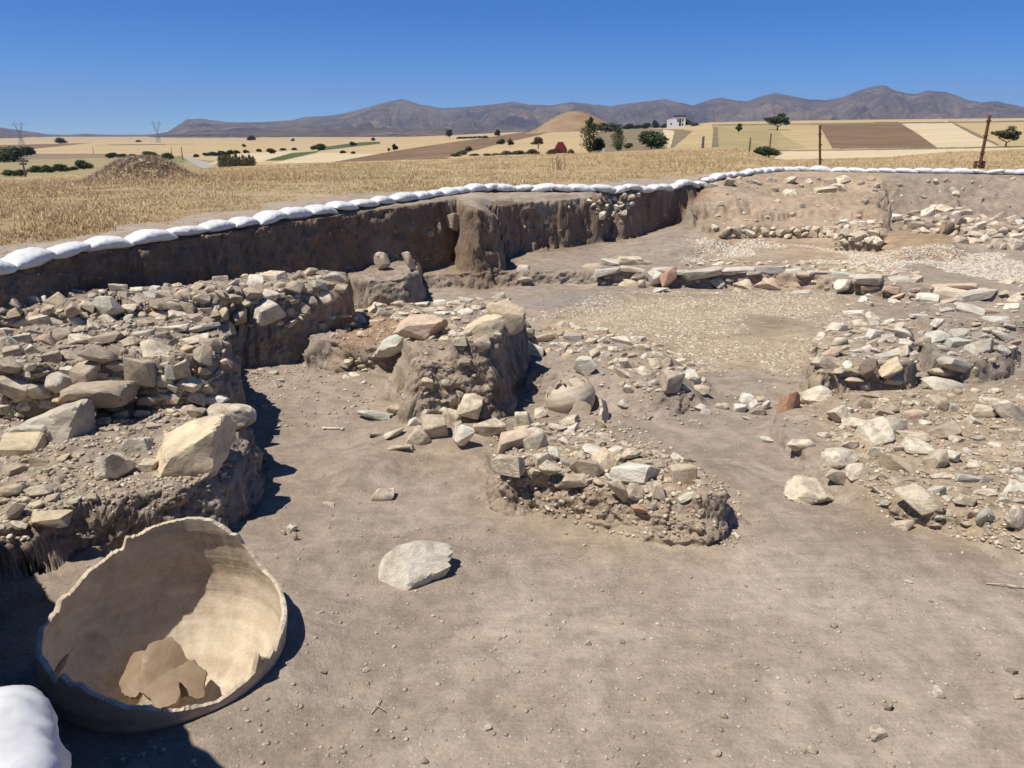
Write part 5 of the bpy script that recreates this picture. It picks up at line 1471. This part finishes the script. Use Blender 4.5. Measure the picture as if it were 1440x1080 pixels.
M_WOOD = simple('weathered_wood', (0.12, 0.10, 0.08), (0.2, 0.17, 0.13), 3)
def far_pole(px, py, hpx, label, cross=False, r=None):
    loc, d = far_at(px, py)
    hm = hpx * d / FPX * 1.05
    e = empty('utility_pole', loc, label=label, cat='pole', group='poles in the fields')
    mb = MB(); mb.bar((0, 0, -1), (0, 0, hm), (r or .16), (r or .16) * .7, 6); mb.build('shaft', M_WOOD, e)
    if cross:
        mb = MB(); w_ = hm * .26; mb.box((0, 0, hm * .94), (w_ * 2, .2, .22)); mb.box((0, 0, hm * .8), (w_ * 1.2, .2, .2)); mb.build('crossarm', M_WOOD, e)
far_pole(37, 254, 22, 'pole with a crossarm among the bushes at the far left', True, .12)
far_pole(132, 217, 9, 'thin slanting pole in the fields right of the dark bush')
far_pole(242, 219, 9, 'pole left of the gravel road beyond the spoil heap')
far_pole(257, 224, 14, 'tall pole beside the gravel road beyond the spoil heap')
far_pole(1053, 220, 22, 'slim grey pole left of the round green bush', r=.12)
far_pole(1081, 221.5, 28, 'slim tall pole standing in front of the round green bush', r=.12)
far_pole(988, 208.5, 14, 'dark short pole in the stubble left of the hedge line', r=.2)

def pylon(px, py, hpx, label):
    loc, d = far_at(px, py)
    h = hpx * d / FPX * 1.03; w_ = h * .22; r = max(.28, h * .008)
    e = empty('pylon', loc, label=label, cat='pylon', group='power pylons on the horizon')
    mb = MB()
    for sx in (-1, 1):
        for sy in (-1, 1):
            mb.bar((sx * w_ * .45, sy * w_ * .3, 0), (sx * w_ * .10, sy * w_ * .1, h * .42), r, r, 4)
    for k in range(5):
        f0, f1 = k / 5, (k + 1) / 5
        a0 = w_ * (.45 - .35 * f0); a1 = w_ * (.45 - .35 * f1)
        mb.bar((-a0, 0, h * .42 * f0), (a1, 0, h * .42 * f1), r * .6, r * .6, 4); mb.bar((a0, 0, h * .42 * f0), (-a1, 0, h * .42 * f1), r * .6, r * .6, 4)
    mb.build('lower_tower', M_STEEL, e)
    mb = MB()
    for sx in (-1, 1):
        mb.bar((sx * w_ * .1, 0, h * .42), (sx * w_ * .75, 0, h * .82), r, r, 4)
        mb.bar((0, 0, h * .46), (sx * w_ * .45, 0, h * .82), r * .8, r * .8, 4)
        for k in range(4):
            f = .2 + .2 * k; mb.bar((sx * w_ * (.1 + .65 * f), 0, h * (.42 + .4 * f)), (sx * w_ * .45 * min(1, f + .2), 0, h * (.46 + .36 * min(1, f + .2))), r * .5, r * .5, 4)
        mb.bar((sx * w_ * .75, 0, h * .82), (sx * w_ * .75, 0, h), r, r * .6, 4)
        mb.bar((sx * w_ * .45, 0, h * .90), (sx * w_ * .75, 0, h), r * .7, r * .6, 4)
    mb.build('upper_tower', M_STEEL, e)
    mb = MB(); mb.bar((-w_ * 1.35, 0, h * .84), (w_ * 1.35, 0, h * .84), r, r, 4); mb.bar((-w_ * 1.0, 0, h * .9), (w_ * 1.0, 0, h * .9), r * .8, r * .8, 4)
    for sx in (-1, 1):
        mb.bar((sx * w_ * 1.35, 0, h * .84), (sx * w_ * 1.0, 0, h * .9), r * .7, r * .7, 4)
    mb.build('crossarm', M_STEEL, e)
M_STEEL = simple('galvanised_steel', (0.16, 0.17, 0.18), (0.22, 0.23, 0.24), 1, 0.6)
pylon(31, 205, 26, 'leftmost lattice power pylon on the horizon')
pylon(223, 200.5, 25, 'lattice power pylon left of the mountain on the horizon')
pylon(628, 192, 12, 'tiny power pylon beside a dark tree below the central mountain')

# ------------------------------------------------------------------ trees and bushes
def leaf_mat(name, a, b_, c_):
    m, t, b = mat(name, 0.8)
    at = N(t, 'ShaderNodeAttribute', attribute_name='tone')
    oi = N(t, 'ShaderNodeObjectInfo')
    c = ramp(t, at.outputs['Fac'], [(0, a), (0.5, b_), (1, c_)])
    t.links.new(c, b.inputs['Base Color'])
    return m
M_LEAF = {'green': leaf_mat('leaves_green', (0.035, 0.05, 0.02), (0.055, 0.078, 0.03), (0.085, 0.11, 0.045)),
          'dark': leaf_mat('leaves_dark', (0.022, 0.033, 0.016), (0.035, 0.05, 0.022), (0.055, 0.07, 0.03)),
          'olive': leaf_mat('leaves_olive', (0.06, 0.062, 0.035), (0.09, 0.09, 0.05), (0.12, 0.115, 0.07)),
          'light': leaf_mat('leaves_light', (0.05, 0.075, 0.025), (0.08, 0.11, 0.04), (0.12, 0.15, 0.06)),
          'brown': leaf_mat('leaves_brown', (0.08, 0.055, 0.04), (0.12, 0.085, 0.06), (0.16, 0.11, 0.08))}
M_BARK = simple('bark', (0.09, 0.07, 0.055), (0.15, 0.12, 0.09), 3)
def crown_mesh(shape, seed, n=1500, leaf=0.055):
    """crown of unit height sitting on z=0, width 1"""
    r = np.random.default_rng(seed)
    cl = []
    if shape == 'poplar':
        for i in range(26):
            z = 0.06 + 0.92 * (i + .5) / 26; w_ = 0.40 * (math.sin(PI * min(1, z * .92 + .10)) ** .7) * r.uniform(.7, 1.15)
            a = r.uniform(0, 2 * PI); cl.append((0.15 * w_ * math.cos(a) + r.normal(0, .05), 0.15 * w_ * math.sin(a), z, w_ * .9, .07))
    elif shape == 'bush':
        for i in range(26):
            a = r.uniform(0, 2 * PI); q = r.uniform(0, .34) ** 1.0; cl.append((q * math.cos(a), q * math.sin(a) * .9, r.uniform(.14, .30) + .45 * (1 - (q / .34) ** 2) * r.uniform(.2, 1), r.uniform(.15, .23), r.uniform(.18, .28)))
    elif shape == 'tree':
        for i in range(20):
            a = r.uniform(0, 2 * PI); q = r.uniform(0, .36); cl.append((q * math.cos(a), q * math.sin(a), .58 + r.normal(0, .09) + .12 * (1 - (q / .36) ** 2), r.uniform(.11, .19), r.uniform(.10, .17)))
    else:  # round tree with a clean trunk
        for i in range(20):
            a = r.uniform(0, 2 * PI); q = r.uniform(0, .30); cl.append((q * math.cos(a), q * math.sin(a), .60 + r.normal(0, .13), r.uniform(.12, .18), r.uniform(.12, .18)))
    Vc = []; tones = []
    per = n // len(cl)
    for cx_, cy_, cz_, rx, rz_ in cl:
        d = r.normal(0, 1, (per, 3)); d /= np.linalg.norm(d, axis=1)[:, None]
        q = r.uniform(0.55, 1.08, per)[:, None]
        c = np.array([cx_, cy_, cz_]) + d * q * np.array([rx, rx, rz_])
        c[:, 2] = np.maximum(c[:, 2], 0.02)
        u = r.normal(0, 1, (per, 3)); u /= np.linalg.norm(u, axis=1)[:, None]
        w_ = np.cross(u, d); w_ /= np.linalg.norm(w_, axis=1)[:, None] + 1e-9
        s2 = leaf * r.uniform(.5, 1.2, per)[:, None]
        quad = np.stack([c - u * s2, c - w_ * s2 * .6, c + u * s2, c + w_ * s2 * .6], 1)
        Vc.append(quad.reshape(-1, 3)); tones.append(np.repeat(np.clip(r.uniform(0, 1) * .5 + r.uniform(0, .5, per), 0, 1), 4))
    Vc = np.concatenate(Vc); tn = np.concatenate(tones)
    me = np_mesh('crown', Vc, np.arange(len(Vc)).reshape(-1, 4), None, False)
    ca_ = me.color_attributes.new('tone', 'FLOAT_COLOR', 'POINT')
    ca_.data.foreach_set('color', np.stack([tn, tn, tn, np.ones_like(tn)], 1).astype(np.float32).ravel())
    me.materials.append(M_LEAF['green'])
    return me
def trunk_mesh(shape, seed):
    r = random.Random(seed); mb = MB()
    top = {'poplar': .9, 'bush': .35, 'tree': .45, 'round': .5}[shape]
    rr = .03 if shape != 'poplar' else .022
    mb.bar((0, 0, -.08), (0, 0, top * .6), rr, rr * .7, 7)
    for i in range(6):
        a = r.uniform(0, 2 * PI); z = top * r.uniform(.35, .6); l = .26 if shape != 'poplar' else .1
        mb.bar((0, 0, z), (l * math.cos(a), l * math.sin(a), z + r.uniform(.12, .3)), rr * .5, rr * .2, 5)
    me = bpy.data.meshes.new('trunk'); me.from_pydata(mb.v, [], mb.f); me.update(); me.materials.append(M_BARK)
    return me
CM = {k: [(crown_mesh(k, 300 + 11 * i, 2400 if k != 'poplar' else 1800, .05 if k != 'poplar' else .035), trunk_mesh(k, i)) for i in range(3)] for k in ('poplar', 'bush', 'tree', 'round')}
def plant(px, py, w_, h_, shape, leaf, label, group=None, name=None, at=None):
    loc, d = far_at(px, py)
    W = w_ * d / FPX * 1.15; Hh = h_ * d / FPX * 1.08
    nm = name or {'poplar': 'poplar_tree', 'bush': 'bush', 'tree': 'tree', 'round': 'tree'}[shape]
    cm, tm = random.choice(CM[shape])
    e = empty(nm, loc, random.uniform(0, 6.28), label=label, cat='bush' if shape == 'bush' else 'tree', group=group)
    ws = {'poplar': 2.0, 'bush': 1.15, 'tree': 1.15, 'round': 1.3}[shape]
    for n_, me in (('crown', cm), ('trunk', tm)):
        o = bpy.data.objects.new(n_, me); COL.objects.link(o); o.parent = e; o.scale = (W * ws, W * ws, Hh)
        if n_ == 'crown':
            o.material_slots[0].link = 'OBJECT'; o.material_slots[0].material = M_LEAF[leaf]
    return e
T = plant
T(12, 228, 40, 19, 'bush', 'green', 'large green bush cut by the left picture edge')
T(38, 220, 20, 13, 'bush', 'dark', 'rounded dark bush on the brown strip at the left')
for i, (px, py, w_, h_) in enumerate([(14, 248, 15, 9), (30, 248, 15, 9), (51, 243, 17, 9), (67, 243, 14, 10), (85, 242, 18, 11), (103, 240, 10, 6), (117, 238, 20, 12)]):
    T(px, py, w_, h_, 'bush', 'green', '{} green bush from the left in the row below the fields'.format(ORD[i]), 'row of green bushes at the left')
for i, (px, py, w_, h_) in enumerate([(158, 222.5, 14, 8), (172, 222, 12, 6), (187, 221.5, 10, 5), (210, 220.5, 18, 8), (219, 225, 13, 8), (236, 225, 18, 10)]):
    T(px, py, w_, h_, 'bush', 'dark' if i < 3 else 'green', '{} dark bush from the left in the line behind the spoil heap'.format(ORD[i]), 'bushes behind the spoil heap')
T(85, 202.2, 12, 8, 'bush', 'dark', 'dark round tree on the skyline right of the first pylon', name='tree')
T(195, 199.8, 6, 3, 'bush', 'dark', 'tiny dark bush on the skyline left of the second pylon')
T(354, 197.6, 10, 7, 'bush', 'dark', 'dark tree on the skyline below the flat topped mountain', name='tree')
T(343, 207, 5, 5, 'bush', 'brown', 'small brown bush in the pale field under the skyline tree')
for i, (px, py, w_, h_) in enumerate([(276, 221.5, 8, 5), (290, 219.5, 10, 5), (300, 219.5, 14, 6), (312, 218.5, 12, 7), (324, 218, 12, 7), (333, 216, 8, 5), (346, 215.5, 8, 5)]):
    T(px, py, w_, h_, 'bush', 'dark', '{} bush from the left in the hedgerow behind the young poplars'.format(ORD[i]), 'hedgerow bushes by the road')
for i in range(11):
    T(310 + i * 4.7, 236 + .15 * i, 5, random.uniform(12, 18), 'poplar', 'olive' if i % 3 else 'green', '{} young poplar from the left in the close row by the road'.format(ORD[i]), 'row of young poplars by the road')
T(381, 216, 12, 8, 'bush', 'dark', 'round dark brown tree in the pale field', name='tree'); T(364, 214, 7, 5, 'bush', 'dark', 'small dark bush left of the round brown tree')
T(398, 212, 9, 4, 'bush', 'dark', 'low bush between the round brown tree and green strip'); T(414, 211.5, 8, 4, 'bush', 'dark', 'low bush just left of the largest hedge bush')
T(449, 211, 20, 9, 'bush', 'dark', 'large dark bush on the end of the green strip')
T(482, 216, 8, 5, 'bush', 'dark', 'left one of two small bushes in the pale wheat'); T(497, 216.5, 7, 4, 'bush', 'dark', 'right one of two small bushes in the pale wheat')
T(412, 198.6, 5, 4, 'bush', 'dark', 'tiny dark tree on the skyline below the foothills', name='tree'); T(525, 198.2, 6, 5, 'bush', 'dark', 'dark tree at the far end of the green strip', name='tree')
T(496, 205, 10, 6, 'bush', 'dark', 'dark bush in the middle of the green strip')
T(547, 214, 3.5, 5, 'round', 'dark', 'smaller of two trees left of the ploughed wedge'); T(555, 213.5, 8, 10, 'round', 'dark', 'larger of two trees left of the ploughed wedge')
T(632, 195.8, 8, 11, 'round', 'dark', 'dark tree beside the tiny pylon'); T(700, 193.5, 9, 10, 'round', 'dark', 'lone tree on the ploughed ridge left of the conical hill')
for i in range(6):
    T(647 + i * 7, 195.3 - .25 * i, 9, 3.2, 'bush', 'dark', '{} low bush from the left on the ploughed ridge skyline'.format(ORD[i]), 'low bushes on the ploughed ridge')
T(659, 213, 10, 8, 'bush', 'olive', 'rounded grey green bush in the ploughed wedge'); T(650, 218, 15, 7, 'bush', 'olive', 'grey green bush below the rounded one'); T(640, 220.5, 15, 5, 'bush', 'olive', 'low grey bush at the foot of the ploughed wedge')
T(705, 203, 12, 8, 'bush', 'dark', 'dark bush at the edge of the ploughed wedge'); T(718, 207, 8, 9, 'round', 'dark', 'small tree right of the dark bush by the wedge')
T(757, 209.5, 18, 15, 'tree', 'brown', 'sparse brownish tree in the wheat below the conical hill')
for i, (px, py, w_, h_) in enumerate([(667, 219.5, 14, 4), (685, 219.5, 12, 4), (697, 219, 10, 4), (713, 220, 17, 9), (729, 219.5, 20, 9), (748, 218.5, 17, 10)]):
    T(px, py, w_, h_, 'bush', 'olive', '{} grey green bush from the left in the row before the red roof'.format(ORD[i]), 'bushes left of the red roofed hut')
T(776, 217.5, 14, 8, 'bush', 'olive', 'bush against the left of the red roofed hut'); T(803, 217, 9, 8, 'bush', 'olive', 'bush against the right of the red roofed hut')
T(829, 214.5, 15, 41, 'poplar', 'green', 'tallest green poplar right of the red roofed hut'); T(842, 213.8, 17, 21, 'bush', 'dark', 'dense dark bush right of the tallest poplar')
T(869, 212, 12, 28, 'poplar', 'light', 'slimmer light green poplar in the gully'); T(884, 209, 12, 9, 'bush', 'olive', 'low olive bush right of the slim poplar')
T(916, 209, 40, 27, 'bush', 'green', 'broad dark green tree clump, largest in the middle distance', name='tree')
for i, (px, py, w_, h_) in enumerate([(838, 183.5, 12, 9), (852, 186, 32, 14), (868, 182, 14, 8), (884, 181.5, 16, 8), (897, 181, 12, 6), (909, 181, 13, 9), (921, 180, 10, 11), (934, 180, 10, 6)]):
    T(px, py, w_, h_, 'bush', 'olive' if i < 3 else 'dark', '{} tree from the left in the skyline row beside the hill'.format(ORD[i]), 'skyline trees between hill and white house', name='tree')
T(963, 176.5, 14, 10, 'bush', 'dark', 'dark tree immediately right of the white house', name='tree'); T(975, 177.5, 14, 6, 'bush', 'olive', 'low bush right of the tree by the white house')
T(1038, 188, 8, 11, 'round', 'green', 'small green tree in the field left of the big crowned tree')
T(1093, 183, 28, 17, 'tree', 'green', 'wide crowned green tree casting a shadow in the right field')
T(1077, 220, 32, 14, 'bush', 'green', 'round green bush below the right hand fields')
T(1047, 216, 8, 5, 'bush', 'dark', 'small dark bush left of the round green bush'); T(1034, 213, 6, 4, 'bush', 'olive', 'tiny olive bush farthest left of the round green bush')
T(1414, 206.5, 25, 19, 'tree', 'olive', 'sparse grey tree in the far right field behind the leaning post')

# ------------------------------------------------------------------ buildings far off
M_WH = simple('white_plaster', (0.72, 0.72, 0.70), (0.8, 0.8, 0.79), .5)
M_RF = simple('dark_roof', (0.07, 0.06, 0.06), (0.1, 0.08, 0.08), .5)
M_GL = mat('window_glass', 0.15)[0]; M_GL.node_tree.nodes['Principled BSDF'].inputs['Base Color'].default_value = (.03, .035, .045, 1)
def house():
    loc, d = far_at(952, 179.5)
    u = d / FPX
    e = empty('white_house', loc, math.radians(-8), label='white house with a dark roof on the skyline right of the hill', cat='house')
    w_, h_ = 14 * u, 14 * u
    mb = MB(); mb.box((3 * u, 0, h_ * .45), (w_, 9 * u, h_ * .9 + 2)); mb.box((-8.5 * u, 0, h_ * .28), (9 * u, 8 * u, h_ * .56 + 2)); mb.build('wall', M_WH, e)
    mb = MB(); mb.box((3 * u, 0, h_ * .98 + .3), (w_ * 1.12, 10.5 * u, 2.2 * u)); mb.build('roof', M_RF, e)
    mb = MB(); mb.v = [(-13 * u, -4 * u, h_ * .60 + .8), (-4 * u, -4 * u, h_ * .60 + .8), (-4 * u, 4 * u, h_ * .60 + .8), (-13 * u, 4 * u, h_ * .60 + .8), (-13 * u, -4 * u, h_ * .66), (-4 * u, -4 * u, h_ * .86), (-4 * u, 4 * u, h_ * .86), (-13 * u, 4 * u, h_ * .66)]
    mb.f = [(0, 3, 2, 1), (4, 5, 6, 7), (0, 1, 5, 4), (1, 2, 6, 5), (2, 3, 7, 6), (3, 0, 4, 7)]; mb.build('side_roof', M_WH, e)
    for x, z, a, b in ((0.5, .62, 2, 3.2), (6.5, .62, 2, 3.2), (6.5, .28, 2.2, 3), (-8, .32, 2, 2)):
        mb = MB(); mb.box((x * u, -4.52 * u if x > -4 else -4.02 * u, h_ * z), (a * u, .12 * u, b * u)); mb.build('window', M_GL, e)
    mb = MB(); mb.box((3.2 * u, -4.54 * u, h_ * .45), (2.6 * u, .12 * u, h_ * .62)); mb.build('door', M_GL, e)
house()
def hut():
    loc, d = far_at(788, 215.5); u = d / FPX
    e = empty('hut', loc, math.radians(10), label='small hut with a steep dark red roof among bushes', cat='hut')
    mb = MB(); mb.box((0, 0, 2.2 * u), (16 * u, 9 * u, 5 * u)); mb.build('wall', simple('hut_wall', (.16, .12, .1), (.22, .17, .14), 1), e)
    mb = MB(); a, b = 8.6 * u, 3.2 * u; z0, z1 = 4.2 * u, 14.5 * u
    mb.v = [(-a, -5 * u, z0), (a, -5 * u, z0), (a, 5 * u, z0), (-a, 5 * u, z0), (-b, -1.5 * u, z1), (b, -1.5 * u, z1), (b, 1.5 * u, z1), (-b, 1.5 * u, z1)]
    mb.f = [(0, 3, 2, 1), (4, 5, 6, 7), (0, 1, 5, 4), (1, 2, 6, 5), (2, 3, 7, 6), (3, 0, 4, 7)]
    mb.build('roof', simple('red_roof', (.14, .02, .025), (.19, .035, .035), 1), e)
    mb = MB(); mb.box((-7.5 * u, -5.5 * u, 5.2 * u), (9 * u, 5 * u, .5 * u)); mb.box((-11 * u, -7.5 * u, 2.5 * u), (.5 * u, .5 * u, 5 * u)); mb.box((-4 * u, -7.5 * u, 2.5 * u), (.5 * u, .5 * u, 5 * u)); mb.build('porch', M_RF, e)
hut()
def shed():
    loc, d = far_at(870, 184.5); u = d / FPX
    e = empty('shed', loc, label='small pale blue grey shed on the slope below the hill', cat='shed')
    mb = MB(); mb.box((0, 0, 2.2 * u), (8 * u, 6 * u, 5.5 * u)); mb.build('wall', simple('shed_wall', (.3, .35, .38), (.36, .41, .44), 1), e)
    mb = MB(); mb.box((0, 0, 5.3 * u), (9 * u, 7 * u, .7 * u)); mb.build('roof', simple('shed_roof', (.36, .40, .42), (.42, .46, .48), 1), e)
shed()
def cabinet():
    loc, d = far_at(849, 214); u = d / FPX
    e = empty('utility_cabinet', loc, label='tiny white cabinet at the foot of the dense dark bush', cat='cabinet')
    mb = MB(); mb.box((0, 0, 2.2 * u), (3 * u, 2 * u, 5 * u)); mb.build('body', M_WH, e)
    mb = MB(); mb.box((0, 0, 4.9 * u), (3.5 * u, 2.4 * u, .5 * u)); mb.build('lid', M_WH, e)
cabinet()
